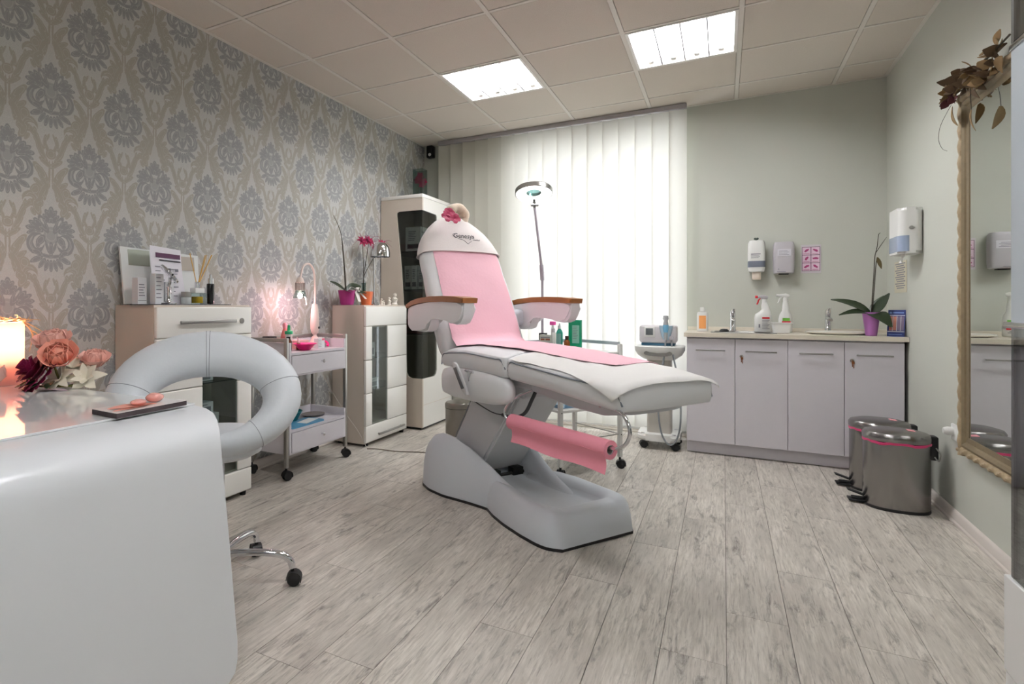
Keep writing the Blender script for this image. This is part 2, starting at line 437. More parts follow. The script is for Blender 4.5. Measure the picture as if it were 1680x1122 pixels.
def wallpaper():
    m = bpy.data.materials.new('silver_damask_wallpaper'); m.use_nodes = True
    nt = m.node_tree; N, L = nt.nodes, nt.links; b = N['Principled BSDF']
    G = damask_group()
    tc = N.new('ShaderNodeTexCoord'); sp = N.new('ShaderNodeSeparateXYZ'); L.new(tc.outputs['Object'], sp.inputs[0])
    # slight hand-drawn wobble of the printed outlines
    wn = N.new('ShaderNodeTexNoise'); wn.inputs['Scale'].default_value = 55; wn.inputs['Detail'].default_value = 1
    L.new(tc.outputs['Object'], wn.inputs['Vector'])
    ws = N.new('ShaderNodeSeparateXYZ'); L.new(wn.outputs['Color'], ws.inputs[0])
    def M(k, *a):
        q = N.new('ShaderNodeMath'); q.operation = k
        for i, v in enumerate(a):
            if isinstance(v, (int, float)): q.inputs[i].default_value = v
            else: L.new(v, q.inputs[i])
        return q.outputs[0]
    W, H = 0.349, 0.641
    def cell(cy, cz):
        x = M('ABSOLUTE', M('WRAP', M('SUBTRACT', sp.outputs['Y'], cy), W / 2, -W / 2))
        y = M('WRAP', M('SUBTRACT', sp.outputs['Z'], cz), 0.150, 0.150 - H)
        x = M('ADD', x, M('MULTIPLY', M('SUBTRACT', ws.outputs['X'], 0.5), 0.006)); y = M('ADD', y, M('MULTIPLY', M('SUBTRACT', ws.outputs['Y'], 0.5), 0.006))
        c = N.new('ShaderNodeCombineXYZ'); L.new(x, c.inputs[0]); L.new(y, c.inputs[1])
        gn = N.new('ShaderNodeGroup'); gn.node_tree = G; L.new(c.outputs[0], gn.inputs[0])
        return gn
    a, c2 = cell(1.416, 1.983), cell(1.5905, 2.3035)
    def mask(n, lo=1.06, hi=0.97):
        d = M('MINIMUM', a.outputs[n], c2.outputs[n])
        r = N.new('ShaderNodeMapRange'); r.inputs['From Min'].default_value = lo; r.inputs['From Max'].default_value = hi
        L.new(d, r.inputs['Value'])
        # engraved light contour a little inside every printed shape
        e = M('ABSOLUTE', M('SUBTRACT', d, 0.66))
        r2 = N.new('ShaderNodeMapRange'); r2.inputs['From Min'].default_value = 0.0; r2.inputs['From Max'].default_value = 0.07
        r2.inputs['To Min'].default_value = 0.30; L.new(e, r2.inputs['Value'])
        return M('MULTIPLY', r.outputs[0], r2.outputs[0])
    def mix(f, A, B):
        mx = N.new('ShaderNodeMix'); mx.data_type = 'RGBA'; L.new(f, mx.inputs['Factor'])
        for k, v in (('A', A), ('B', B)):
            if isinstance(v, tuple): mx.inputs[k].default_value = v
            else: L.new(v, mx.inputs[k])
        return mx.outputs['Result']
    tn = N.new('ShaderNodeTexNoise'); tn.inputs['Scale'].default_value = 420; tn.inputs['Detail'].default_value = 2
    L.new(tc.outputs['Object'], tn.inputs['Vector'])
    tr = N.new('ShaderNodeMapRange'); tr.inputs['From Min'].default_value = 0.35; tr.inputs['From Max'].default_value = 0.65; L.new(tn.outputs['Fac'], tr.inputs['Value'])
    ground = mix(tr.outputs[0], rgb((184, 185, 182)), rgb((198, 199, 195)))
    col = mix(mask('Beige'), ground, rgb((169, 165, 155)))
    col = mix(mask('Pale'), col, rgb((166, 167, 166)))
    gm = mask('Grey')
    col = mix(gm, col, rgb((152, 153, 153)))
    L.new(col, b.inputs['Base Color']); b.inputs['Roughness'].default_value = 0.6
    b.inputs['Specular IOR Level'].default_value = 0.25
    return m
struct('wall_left', bx(bm_(), X0 - 0.12, X0, Y0 - 0.12, Y1 + 0.3, 0, ZC + 0.1), wallpaper())
struct('wall_right', bx(bm_(), X1, X1 + 0.12, Y0 - 0.12, Y1 + 0.3, 0, ZC + 0.1), PAINT)
struct('wall_front', bx(bm_(), X0, X1, Y0 - 0.12, Y0, 0, ZC + 0.1), PAINT)
WX0, WX1, WZ0, WZ1 = -1.70, -0.27, 0.09, 2.50
bm = bm_()
bx(bm, X0, WX0, Y1, Y1 + 0.24, 0, ZC + 0.1); bx(bm, WX1, X1, Y1, Y1 + 0.24, 0, ZC + 0.1)
bx(bm, WX0, WX1, Y1, Y1 + 0.24, 0, WZ0); bx(bm, WX0, WX1, Y1, Y1 + 0.24, WZ1, ZC + 0.1)
struct('wall_back', bm, PAINT)
# window: frame, two sashes, panes
bm = bm_(); fy0, fy1 = Y1 + 0.10, Y1 + 0.16
for (a, b2, c, d) in ((WX0, WX0 + 0.06, WZ0, WZ1), (WX1 - 0.06, WX1, WZ0, WZ1), (WX0, WX1, WZ0, WZ0 + 0.06), (WX0, WX1, WZ1 - 0.06, WZ1), (-1.025, -0.945, WZ0, WZ1)):
    bx(bm, a, b2, fy0, fy1, c, d, 0.004)
win = struct('window_1', bm, WPLAS)
for (a, b2) in ((WX0 + 0.06, -1.025), (-0.945, WX1 - 0.06)):
    bm = bm_(); bx(bm, a, b2, fy0 + 0.024, fy0 + 0.034, WZ0 + 0.06, WZ1 - 0.06); obj('pane', bm, glassmat('window_glass', (252, 253, 255), 0.96), win, False)
bm = bm_(); bx(bm, -1.0, -0.97, fy0 - 0.04, fy0, 1.06, 1.10, 0.004); bx(bm, -0.995, -0.975, fy0 - 0.05, fy0 - 0.03, 0.97, 1.10, 0.004)
obj('window_handle', bm, ALU, win)
# baseboards
def board(name, m, pts, length, origin, rz):
    bm = bm_(); prism(bm, pts, length, 'x')
    o = struct(name, bm, m, True); o.location = origin; o.rotation_euler = (0, 0, rz); return o
prof = [(0, 0), (-0.020, 0), (-0.020, 0.010), (-0.014, 0.016), (-0.012, 0.050), (-0.006, 0.058), (0, 0.060)]
BASEB = mat('pale_skirting', (214, 206, 198), 0.5)
board('baseboard_right', BASEB, prof, Y1 - Y0, (X1, Y1, 0), -PI / 2)
board('baseboard_back', BASEB, prof, X1 - X0, (X0, Y1, 0), 0)
board('baseboard_left', BASEB, prof, Y1 - Y0, (X0, Y0, 0), PI / 2)

# --- suspended ceiling
ceil = struct('ceiling', bx(bm_(), X0 - 0.1, X1 + 0.1, Y0 - 0.1, Y1 + 0.3, ZC + 0.06, ZC + 0.12), mat('ceiling_void', (120, 115, 108), 0.9))
TILE = mat('mineral_fibre_tile', (214, 206, 195), 0.95, spec=0.1, bump=(220, 0.25), vary=(160, 0.05))
BAR = mat('white_enamel_bar', (222, 217, 208), 0.5)
gx = [X0, -2.314, -1.714, -1.114, -0.514, 0.086, 0.686, X1]
gy = [Y0] + [2.86 + 0.6 * k for k in range(-7, 4)] + [Y1]
LIGHTS = {(2, 9), (4, 9), (4, 5), (4, 2)}     # (column, row) cells holding luminaires; unseen ones by the camera are added for brightness
tile_mesh = {}
for i in range(len(gx) - 1):
    for j in range(len(gy) - 1):
        if (i, j) in LIGHTS: continue
        w, l = round(gx[i + 1] - gx[i], 3), round(gy[j + 1] - gy[j], 3)
        if (w, l) not in tile_mesh:
            bm = bm_(); bx(bm, -w / 2 + 0.013, w / 2 - 0.013, -l / 2 + 0.013, l / 2 - 0.013, -0.0005, 0.015, 0.003, 1)
            bx(bm, -w / 2 + 0.004, w / 2 - 0.004, -l / 2 + 0.004, l / 2 - 0.004, 0.006, 0.016)
            o = obj('ceiling_tile', bm, TILE, ceil, False); tile_mesh[(w, l)] = o.data
        else:
            o = bpy.data.objects.new('ceiling_tile', tile_mesh[(w, l)]); COL.objects.link(o); o.parent = ceil
        o.location = ((gx[i] + gx[i + 1]) / 2, (gy[j] + gy[j + 1]) / 2, ZC + 0.001)
hb = 0.012
for x in gx[1:-1]:
    bm = bm_(); bx(bm, x - hb, x + hb, Y0, Y1, ZC - 0.002, ZC + 0.004); obj('grid_bar', bm, BAR, ceil, False)
for y in gy[1:-1]:
    for i in range(len(gx) - 1):
        bm = bm_(); bx(bm, gx[i] + hb, gx[i + 1] - hb, y - 0.010, y + 0.010, ZC - 0.001, ZC + 0.004); obj('grid_bar', bm, BAR, ceil, False)
for (a, b2, c, d) in ((X0, X0 + 0.02, Y0, Y1), (X1 - 0.02, X1, Y0, Y1), (X0, X1, Y1 - 0.02, Y1), (X0, X1, Y0, Y0 + 0.02)):
    bm = bm_(); bx(bm, a, b2, c, d, ZC - 0.003, ZC + 0.004); obj('edge_angle', bm, BAR, ceil, False)

# --- recessed louvre luminaires
TUBE = emitter('fluorescent_tube', (250, 250, 255), PANEL)
REFL = mat('white_reflector', (238, 236, 230), 0.35)
def luminaire(x, y, label):
    t = thing('ceiling_light', label, 'ceiling light', (x, y, ZC), 0, 'recessed ceiling lights')
    bm = bm_()
    for (a, b2, c, d) in ((-0.287, -0.270, -0.287, 0.287), (0.270, 0.287, -0.287, 0.287), (-0.27, 0.27, -0.287, -0.270), (-0.27, 0.27, 0.270, 0.287)):
        bx(bm, a, b2, c, d, -0.004, 0.055)
    obj('frame', bm, REFL, t, False)
    obj('housing', bx(bm_(), -0.287, 0.287, -0.287, 0.287, 0.055, 0.058), REFL, t, False)
    for k in range(4):
        cx = -0.2025 + 0.135 * k
        bm = bm_(); cyl(bm, (cx, -0.235, 0.030), (cx, 0.235, 0.030), 0.013, n=12)
        obj('fluorescent_tube', bm, TUBE, t)
        for y0 in (-0.27, 0.235): obj('tube_holder', bx(bm_(), cx - 0.014, cx + 0.014, y0, y0 + 0.035, 0.016, 0.046, 0.003), WPLAS, t)
        bm = bm_()
        prism(bm, [(cx - 0.066, 0.004), (cx - 0.05, 0.030), (cx - 0.02, 0.052), (cx + 0.02, 0.052), (cx + 0.05, 0.030), (cx + 0.066, 0.004), (cx + 0.066, 0.054), (cx - 0.066, 0.054)], 0.54, 'y', -0.27)
        obj('reflector', bm, REFL, t, False)
    for k in range(3):
        cx = -0.135 + 0.135 * k
        bm = bm_(); bx(bm, cx - 0.0035, cx + 0.0035, -0.27, 0.27, -0.003, 0.05); obj('louvre_blade', bm, mat('satin_louvre_blade', (84, 82, 80), 0.5), t, False)
    return t
lab = {(4, 5): 'unseen four-tube ceiling light added overhead near the camera for brightness', (4, 2): 'unseen four-tube ceiling light added behind the camera for brightness', (2, 9): 'recessed four-tube ceiling light above the tall white cabinet side', (4, 9): 'recessed four-tube ceiling light nearer the right wall and counter'}
for (i, j) in sorted(LIGHTS):
    luminaire((gx[i] + gx[i + 1]) / 2, (gy[j] + gy[j + 1]) / 2, lab.get((i, j), 'recessed four-tube ceiling light further back in the room'))

# --- vertical blind
BLIND = translucent('ivory_blind_fabric', (226, 225, 212), (240, 239, 238), 0.5)
vb = thing('vertical_blind', 'tall ivory vertical slat blind covering the bright window', 'blind', (-1.325, 4.9, 0))
bm = bm_(); bx(bm, -1.075, 1.075, -0.022, 0.022, 2.590, 2.6255, 0.003); obj('headrail', bm, mat('grey_headrail', (176, 172, 174), 0.5), vb)
slat = None
ns = 17
for k in range(ns):
    x = -1.075 + (k + 0.5) * 2.15 / ns
    if slat is None:
        g = []
        for z in (0.045, 2.585):
            g.append([(-0.0655 + 0.0655 * 2 * q / 6, 0.004 * math.cos(PI * (q / 6 - 0.5)), z) for q in range(7)])
        slat = obj('slat', sheet(bm_(), g, 0.0008), BLIND, vb); slat.location = (x, 0, 0); slat.rotation_euler = (0, 0, math.radians(13))
        bm = bm_(); bx(bm, -0.06, 0.06, -0.003, 0.006, 0.046, 0.062, 0.001); wt = obj('slat_weight', bm, WPLAS, slat)
    else:
        s2 = part_copy(slat, vb, (x, 0, 0), (0, 0, math.radians(13 + random.uniform(-1.5, 1.5))))
        w2 = wt.copy(); COL.objects.link(w2); w2.parent = s2
bm = bm_()
for k in range(ns - 1):
    xa, xb = -1.075 + (k + 0.5) * 2.15 / ns, -1.075 + (k + 1.5) * 2.15 / ns
    tube(bm, [(xa, -0.012, 0.052), ((xa + xb) / 2, -0.012, 0.030), (xb, -0.012, 0.052)], 0.0016, 5, 4)
obj('bottom_chain', bm, WPLAS, vb)
# ------------------------------------------------------------------ large furniture
def wobj(name, bm, material, t, smooth=True, parent=None):
    """mesh given in room coordinates, stored relative to its unrotated thing t"""
    bmesh.ops.translate(bm, vec=-Vector(t.location), verts=bm.verts[:])
    return obj(name, bm, material, parent or t, smooth)

def caster(parent, loc, rz=0.0, r=0.026, stem=0.03):
    bm = bm_()
    lathe(bm, [(0.007, r * 1.5), (0.007, r * 2 + stem)], 10)
    g = []
    for k in range(9):
        a = math.radians(-20 + 200 * k / 8)
        g.append([(math.cos(a) * r * 1.12 + 0.006, y, r + math.sin(a) * r * 1.12) for y in (-0.020, 0.020)])
    sheet(bm, g, 0.003)
    hood = obj('caster', bm, BLACK, parent); hood.location = loc; hood.rotation_euler = (0, 0, rz)
    for s in (-1, 1):
        bm = bm_(); cyl(bm, (0.006, s * 0.004, r), (0.006, s * 0.017, r), r, r * 0.94, 16)
        obj('wheel', bm, BLACK, hood)
    return hood

# --- white waterfall desk in the left foreground
desk = thing('manicure_desk', 'glossy white waterfall desk with rounded edges in the left foreground', 'desk', (-1.9, 0.8, 0))
prof = [(-2.59, 0.71, 1.18, 0.42), (-2.59, 0.75, 1.18, 0.42), (-1.46, 0.75, 1.18, 0.42), (-1.40, 0.75, 1.172, 0.428), (-1.32, 0.749, 1.155, 0.44), (-1.275, 0.743, 1.14, 0.445), (-1.24, 0.730, 1.122, 0.45),
        (-1.215, 0.708, 1.108, 0.455), (-1.203, 0.68, 1.102, 0.455), (-1.20, 0.64, 1.103, 0.45), (-1.198, 0.40, 1.128, 0.42), (-1.195, 0.10, 1.156, 0.39), (-1.195, 0.05, 1.156, 0.39), (-1.195, 0.02, 1.148, 0.40), (-1.195, 0.0, 1.12, 0.42)]
bm = bm_(); rings = []
for i, (x, z, ya, yb) in enumerate(prof):
    a = prof[max(i - 1, 0)]; b2 = prof[min(i + 1, len(prof) - 1)]
    d = Vector((b2[0] - a[0], 0, b2[1] - a[1])).normalized(); n = Vector((d.z, 0, -d.x)) * 0.05
    if i <= 1: n = Vector((0.0, 0, -0.0))
    if i >= len(prof) - 4: n = Vector((-0.05, 0, 0))
    if i == 0: rings.append([(x, ya, z), (x, yb, z), (x + 0.001, yb, z), (x + 0.001, ya, z)]); continue
    if i == 1: n = Vector((0.0, 0, -0.04))
    e = 0.006
    rings.append([(x, ya - e, z), (x, yb + e, z), (x + n.x * 0.1, yb, z + n.z * 0.1), (x + n.x, yb, z + n.z), (x + n.x, ya, z + n.z), (x + n.x * 0.1, ya, z + n.z * 0.1)])
rings = rings[1:]
loft(bm, rings)
wobj('waterfall_panel', bm, WHITE_DESK, desk)
wobj('support_panel', bx(bm_(), -2.58, -2.53, 0.46, 1.14, 0.0, 0.712, 0.004), WHITE_DESK, desk)
bm = bm_(); bx(bm, -2.58, -1.385, 0.45, 1.165, 0.7505, 0.7565, 0.001)
wobj('glass_top', bm, mat('pale_back_painted_glass', (240, 242, 241), 0.06, spec=0.6, coat=0.6), desk, False)

# --- ring-backed stool behind the desk
SILVER = mat('pearl_grey_leatherette', (216, 221, 225), 0.38, spec=0.45, sheen=0.1, bump=(90, 0.04))
SEAM = mat('grey_stitching', (150, 155, 162), 0.7)
sv = Vector((-0.739, 0.674, 0)); sr = Vector((0.674, 0.739, 0))
st_rz = math.atan2(sr.y, sr.x)
stool = thing('salon_stool', 'pearl grey leatherette stool with ring-shaped back behind the white desk', 'stool', (-1.635, 1.49, 0), st_rz)
def ringpt(ph):
    return Vector((-0.045 + 0.272 * math.sin(ph), 0.02 + 0.115 * math.cos(ph), 0.702 + 0.158 * math.cos(ph)))
bm = bm_(); rings = []; NR = 44
for i in range(NR + 1):
    ph = math.radians(-180 + 360 * i / NR)
    p = ringpt(ph); d = (ringpt(ph + 0.01) - ringpt(ph - 0.01)).normalized()
    nrm = Vector((0, -0.158, 0.115)).normalized()          # ring plane normal direction helper
    out = d.cross(nrm).normalized(); nn = out.cross(d).normalized()
    f = abs(math.degrees(ph)) / 150
    ha = 0.098 - 0.022 * f - 0.027 * f * f; hb2 = 0.062 - 0.006 * f
    wr = 1 + 0.012 * math.sin(ph * 37)
    rings.append([p + out * (ha * math.cos(2 * PI * k / 22)) + nn * (hb2 * math.sin(2 * PI * k / 22) * (1.0 + (wr - 1) * (1 if abs(math.cos(2 * PI * k / 22)) > 0.7 else 0))) for k in range(22)])
loft(bm, rings, False, False)
back = obj('ring_backrest', bm, SILVER, stool)
for ph0 in (-4, 4.0):
    ph = math.radians(ph0 * 0.3); p = ringpt(ph); d = (ringpt(ph + 0.01) - ringpt(ph - 0.01)).normalized()
    nrm = Vector((0, -0.158, 0.115)).normalized(); out = d.cross(nrm).normalized(); nn = out.cross(d).normalized()
    bm = bm_(); tube(bm, [p + out * (0.099 * math.cos(a)) + nn * (0.063 * math.sin(a)) for a in [2 * PI * k / 24 for k in range(25)]], 0.0012, 5, 1)
    obj('seam', bm, SEAM, back)
for ph0 in (-78, 78, -142, 142):
    ph = math.radians(ph0); p = ringpt(ph); d = (ringpt(ph + 0.01) - ringpt(ph - 0.01)).normalized()
    nrm = Vector((0, -0.158, 0.115)).normalized(); out = d.cross(nrm).normalized(); nn = out.cross(d).normalized()
    f = abs(ph0) / 150; ha = 0.0985 - 0.022 * f - 0.027 * f * f; hb2 = 0.0625 - 0.006 * f
    bm = bm_(); tube(bm, [p + out * (ha * math.cos(a)) + nn * (hb2 * math.sin(a)) for a in [2 * PI * k / 24 for k in range(25)]], 0.0012, 5, 1)
    obj('seam', bm, SEAM, back)
bm = bm_(); rings = []
for (f, z) in ((0.3, 0.478), (0.8, 0.480), (0.96, 0.497), (1.0, 0.525), (0.97, 0.556), (0.86, 0.578), (0.5, 0.588), (0.1, 0.590)):
    rings.append(superring((-0.045, 0.045, z), (1, 0, 0), (0, 1, 0), 0.205 * f, 0.155 * f, 2.3, 32))
loft(bm, rings); obj('seat_cushion', bm, SILVER, stool)
bm = bm_(); lathe(bm, [(0.0, 0.462), (0.06, 0.462), (0.06, 0.480), (0.0, 0.480)], 20, (-0.02, 0.06, 0)); obj('seat_plate', bm, BLACK, stool)
bm = bm_(); lathe(bm, [(0.026, 0.09), (0.026, 0.28), (0.015, 0.285), (0.015, 0.465)], 18); obj('gas_lift', bm, CHROME, stool)
for k in range(5):
    a = math.radians(33 + 72 * k) - st_rz
    c, s = math.cos(a), math.sin(a)
    bm = bm_(); tube(bm, [(0.02 * c, 0.02 * s, 0.125), (0.12 * c, 0.12 * s, 0.128), (0.215 * c, 0.215 * s, 0.118), (0.255 * c, 0.255 * s, 0.095), (0.265 * c, 0.265 * s, 0.066)], 0.013, 10, 5)
    obj('leg', bm, CHROME, stool)
    caster(stool, (0.265 * c, 0.265 * s, 0), a + 0.8 * k, 0.026, 0.012)

# --- white fronted cabinets along the wallpaper wall
def front_cabinet(name, label, ya, yb, gl, gr, drawer_top, seed):
    """ya,yb: ends along the wall; gl,gr: glass strip; drawer_top: locked drawer above, else handle drawer below"""
    t = thing(name, label, 'cabinet', (-2.46, (ya + yb) / 2, 0))
    xb, xf_ = -2.608, -2.322
    bm = bm_()
    bx(bm, xb, xf_, ya, ya + 0.018, 0.02, 1.05, 0.001); bx(bm, xb, xf_, yb - 0.018, yb, 0.02, 1.05, 0.001)
    bx(bm, xb, xb + 0.006, ya + 0.018, yb - 0.018, 0.02, 1.034)
    for z in (0.02, 0.142, 0.878): bx(bm, xb, xf_, ya + 0.018, yb - 0.018, z, z + 0.016)
    wobj('carcass', bm, CREAM, t, False)
    wobj('top_board', bx(bm_(), xb, xf_ + 0.004, ya, yb, 1.034, 1.05, 0.002), CREAM, t, False)
    def front(nm, y0, y1, z0, z1, m=WHITE, b=0.006):
        return wobj(nm, bx(bm_(), xf_, -2.30, y0 + 0.0015, y1 - 0.0015, z0 + 0.0015, z1 - 0.0015, b, 3), m, t)
    top = front('drawer_front' if drawer_top else 'top_panel', ya, yb, 0.892, 1.042)
    bot = front('plinth_panel' if drawer_top else 'drawer_front', ya, yb, 0.028, 0.152)
    for (z0, z1) in ((0.152, 0.392), (0.392, 0.640), (0.640, 0.892)):
        front('door_panel', ya, gl, z0, z1); front('door_panel', gr, yb, z0, z1)
    wobj('glass_pane', bx(bm_(), -2.312, -2.306, gl, gr, 0.155, 0.889), glassmat('grey_cabinet_glass', (232, 238, 236), 0.95), t, False)
    for z in (0.41, 0.645): wobj('glass_shelf', bx(bm_(), xb + 0.01, xf_ - 0.005, ya + 0.02, yb - 0.02, z, z + 0.006), GLASS, t, False)
    for y in (ya + 0.04, yb - 0.04):
        for x in (xb + 0.04, -2.33): wobj('foot', lathe(bm_(), [(0.016, 0.0), (0.018, 0.02)], 12, (x, y, 0)), BLACK, t)
    hz, hx = (0.966, -2.276) if drawer_top else (0.074, -2.276)
    h0, h1 = (ya + 0.115, yb - 0.137) if drawer_top else (ya + 0.14, yb - 0.08)
    bm = bm_(); bx(bm, hx - 0.007, hx + 0.007, h0, h1, hz - 0.008, hz + 0.008, 0.004)
    for y in (h0 + 0.03, h1 - 0.03): bx(bm, -2.302, hx, y - 0.004, y + 0.004, hz - 0.004, hz + 0.004)
    wobj('bar_handle', bm, ALU, t, True, top if drawer_top else bot)
    if drawer_top:
        wobj('lock', cyl(bm_(), (-2.302, yb - 0.078, 0.965), (-2.294, yb - 0.078, 0.965), 0.015, n=16), STEEL, t, True, top)
    return t
front_cabinet('display_cabinet', 'low white cabinet with locked top drawer behind the ring-backed stool', 1.715, 2.322, 1.985, 2.217, True, 1)
front_cabinet('display_cabinet', 'low white cabinet with narrow glass strip and bottom drawer beside the tall cabinet', 3.472, 4.085, 3.560, 3.778, False, 2)

tall = thing('tall_display_cabinet', 'tall white cabinet with smoked glass corner beside the window blind', 'cabinet', (-2.4, 4.47, 0))
xb, xf_, ya, yb, H = -2.608, -2.20, 4.172, 4.775, 1.985
bm = bm_()
bx(bm, xb, xb + 0.01, ya + 0.02, yb, 0.02, H - 0.02); bx(bm, xb, xf_, yb - 0.02, yb, 0.02, H - 0.02)
bx(bm, xb, xf_ - 0.02, ya + 0.02, yb - 0.02, 0.02, 0.04)
wobj('carcass', bm, CREAM, tall, False)
wobj('top_board', bx(bm_(), xb, xf_ + 0.004, ya - 0.004, yb, H - 0.03, H, 0.003), WHITE, tall)
bm = bm_()
side = [(xb, 0.022), (xf_, 0.022), (xf_, 0.432), (-2.300, 0.432), (-2.335, 0.445), (-2.352, 0.480), (-2.372, 0.95), (-2.400, 1.35), (-2.447, 1.815), (-2.445, 1.838), (-2.425, 1.850), (xf_, 1.848), (xf_, H - 0.03), (xb, H - 0.03)]
prism(bm, side, 0.02, 'y', ya)
wobj('side_panel', bm, CREAM, tall, False)
bm = bm_()
fr_ = [(ya + 0.02, 0.022), (yb, 0.022), (yb, H - 0.03), (ya + 0.02, H - 0.03), (ya + 0.02, 1.848), (4.43, 1.842), (4.446, 1.82), (4.446, 0.48), (4.43, 0.447), (4.40, 0.432), (ya + 0.02, 0.432)]
prism(bm, fr_, 0.02, 'x', xf_ - 0.02)
wobj('door_panel', bm, WHITE, tall, False)
wobj('door_joint', bx(bm_(), xf_ - 0.002, xf_ + 0.001, ya + 0.02, yb, 0.208, 0.212), CREAM, tall, False)
wobj('smoked_pane', bx(bm_(), -2.45, xf_ - 0.004, ya + 0.004, ya + 0.010, 0.43, 1.85), SMOKE, tall, False)
wobj('smoked_pane', bx(bm_(), xf_ - 0.010, xf_ - 0.004, ya + 0.012, 4.45, 0.43, 1.85), SMOKE, tall, False)
for z in (0.80, 1.176, 1.502): wobj('glass_shelf', bx(bm_(), xb + 0.012, xf_ - 0.025, ya + 0.025, yb - 0.022, z, z + 0.007), glassmat('green_edged_glass', (190, 215, 205), 0.8), tall, False)
wobj('plinth', bx(bm_(), xb + 0.02, xf_ - 0.03, ya + 0.03, yb - 0.02, 0.0, 0.022), BLACK, tall, False)
CARTON = mat('grey_white_carton', (196, 198, 196), 0.6)
def carton(label, x0, x1, y0, y1, z, hgt, group, m=CARTON, band=None):
    t = thing('product_carton', label, 'box', ((x0 + x1) / 2, (y0 + y1) / 2, z), 0, group)
    w, l = (x1 - x0) / 2, (y1 - y0) / 2
    obj('carton_body', bx(bm_(), -w, w, -l, l, 0, hgt, 0.001), m, t, False)
    M = basis((0, -l - 0.0003, 0), (1, 0, 0), (0, 0, 1))
    quadprint('printed_panel', [(-w * 0.75, w * 0.75, hgt * 0.12, hgt * 0.3)] + [(-w * 0.6, w * (0.2 + 0.1 * (k % 3)), hgt * (0.45 + 0.07 * k), hgt * (0.475 + 0.07 * k)) for k in range(6)], M, band or INK, t)
    M = basis((w + 0.0003, 0, 0), (0, 1, 0), (0, 0, 1))
    quadprint('printed_panel', [(-l * 0.7, l * 0.7, hgt * 0.15, hgt * 0.6), (-l * 0.7, l * 0.3, hgt * 0.75, hgt * 0.82)], M, GREYINK, t)
    return t
g = 'product cartons behind the smoked glass'
carton('large grey carton on the upper glass shelf of the tall cabinet', -2.40, -2.255, 4.24, 4.38, 1.511, 0.21, g)
carton('slim carton left of the middle shelf pair in the tall cabinet', -2.41, -2.345, 4.24, 4.36, 1.185, 0.205, g)
carton('pale carton in the middle of the three on the tall cabinet middle shelf', -2.335, -2.285, 4.23, 4.36, 1.185, 0.205, g)
carton('right-hand carton of the three on the tall cabinet middle shelf', -2.275, -2.222, 4.24, 4.37, 1.185, 0.20, g)
carton('dark red topped carton below the cartons in the tall cabinet', -2.40, -2.30, 4.26, 4.38, 0.809, 0.12, g, mat('dark_red_carton', (90, 30, 32), 0.6))
g = 'small boxes inside the low cabinets'
carton('blue and white box seen through the glass behind the stool', -2.46, -2.37, 1.99, 2.11, 0.653, 0.05, g, mat('white_carton', (222, 224, 226), 0.6), mat('blue_ink', (60, 84, 150), 0.6))
carton('long white box lying on the shelf behind the stool', -2.50, -2.36, 1.98, 2.14, 0.418, 0.06, g, mat('white_carton', (222, 224, 226), 0.6))
carton('short white box stacked behind the cabinet glass near the stool', -2.48, -2.38, 2.01, 2.12, 0.478, 0.06, g, mat('white_carton', (222, 224, 226), 0.6))
carton('pale box on the upper shelf behind the narrow glass strip', -2.48, -2.38, 3.60, 3.72, 0.653, 0.11, g)
carton('pale box on the lower shelf behind the narrow glass strip', -2.48, -2.36, 3.58, 3.74, 0.418, 0.07, g)

# --- drawer trolley between the two low cabinets
tr = thing('drawer_trolley', 'white two-drawer trolley on black casters between the low cabinets', 'trolley', (-2.425, 2.89, 0))
for (x, y) in ((-2.285, 2.588), (-2.285, 3.188), (-2.565, 2.588), (-2.565, 3.188)):
    wobj('post', bx(bm_(), x - 0.011, x + 0.011, y - 0.011, y + 0.011, 0.075, 0.852, 0.002), STEEL, tr)
    caster(tr, (x + 2.425, y - 2.89, 0), random.uniform(0, 3), 0.028, 0.02)
def tray(z0, zf, zs, dz0, dz1):
    bm = bm_()
    bx(bm, -2.578, -2.272, 2.603, 2.619, z0, zs); bx(bm, -2.578, -2.272, 3.158, 3.174, z0, zs); bx(bm, -2.578, -2.562, 2.619, 3.158, z0, zs)
    bx(bm, -2.562, -2.272, 2.619, 3.158, z0, z0 + 0.012); bx(bm, -2.562, -2.272, 2.619, 3.158, zf - 0.016, zf)
    wobj('tray_body', bm, LILAC, tr, False)
    d = wobj('drawer', bx(bm_(), -2.288, -2.268, 2.622, 3.155, dz0, dz1, 0.0015), LILAC, tr, False)
    zc = (dz0 + dz1) / 2 + 0.006
    bm = bm_(); cyl(bm, (-2.268, 2.905, zc), (-2.252, 2.905, zc), 0.005, n=10); ball(bm, (-2.247, 2.905, zc), (0.009, 0.011, 0.011))
    wobj('knob', bm, CHROME, tr, True, d)
tray(0.618, 0.762, 0.822, 0.628, 0.742)
tray(0.148, 0.296, 0.345, 0.156, 0.276)
for y in (2.588, 3.188):
    wobj('guard_rail', bx(bm_(), -2.554, -2.296, y - 0.008, y + 0.008, 0.826, 0.850, 0.002), STEEL, tr)
wobj('guard_rail', bx(bm_(), -2.572, -2.558, 2.60, 3.176, 0.826, 0.850, 0.002), STEEL, tr)
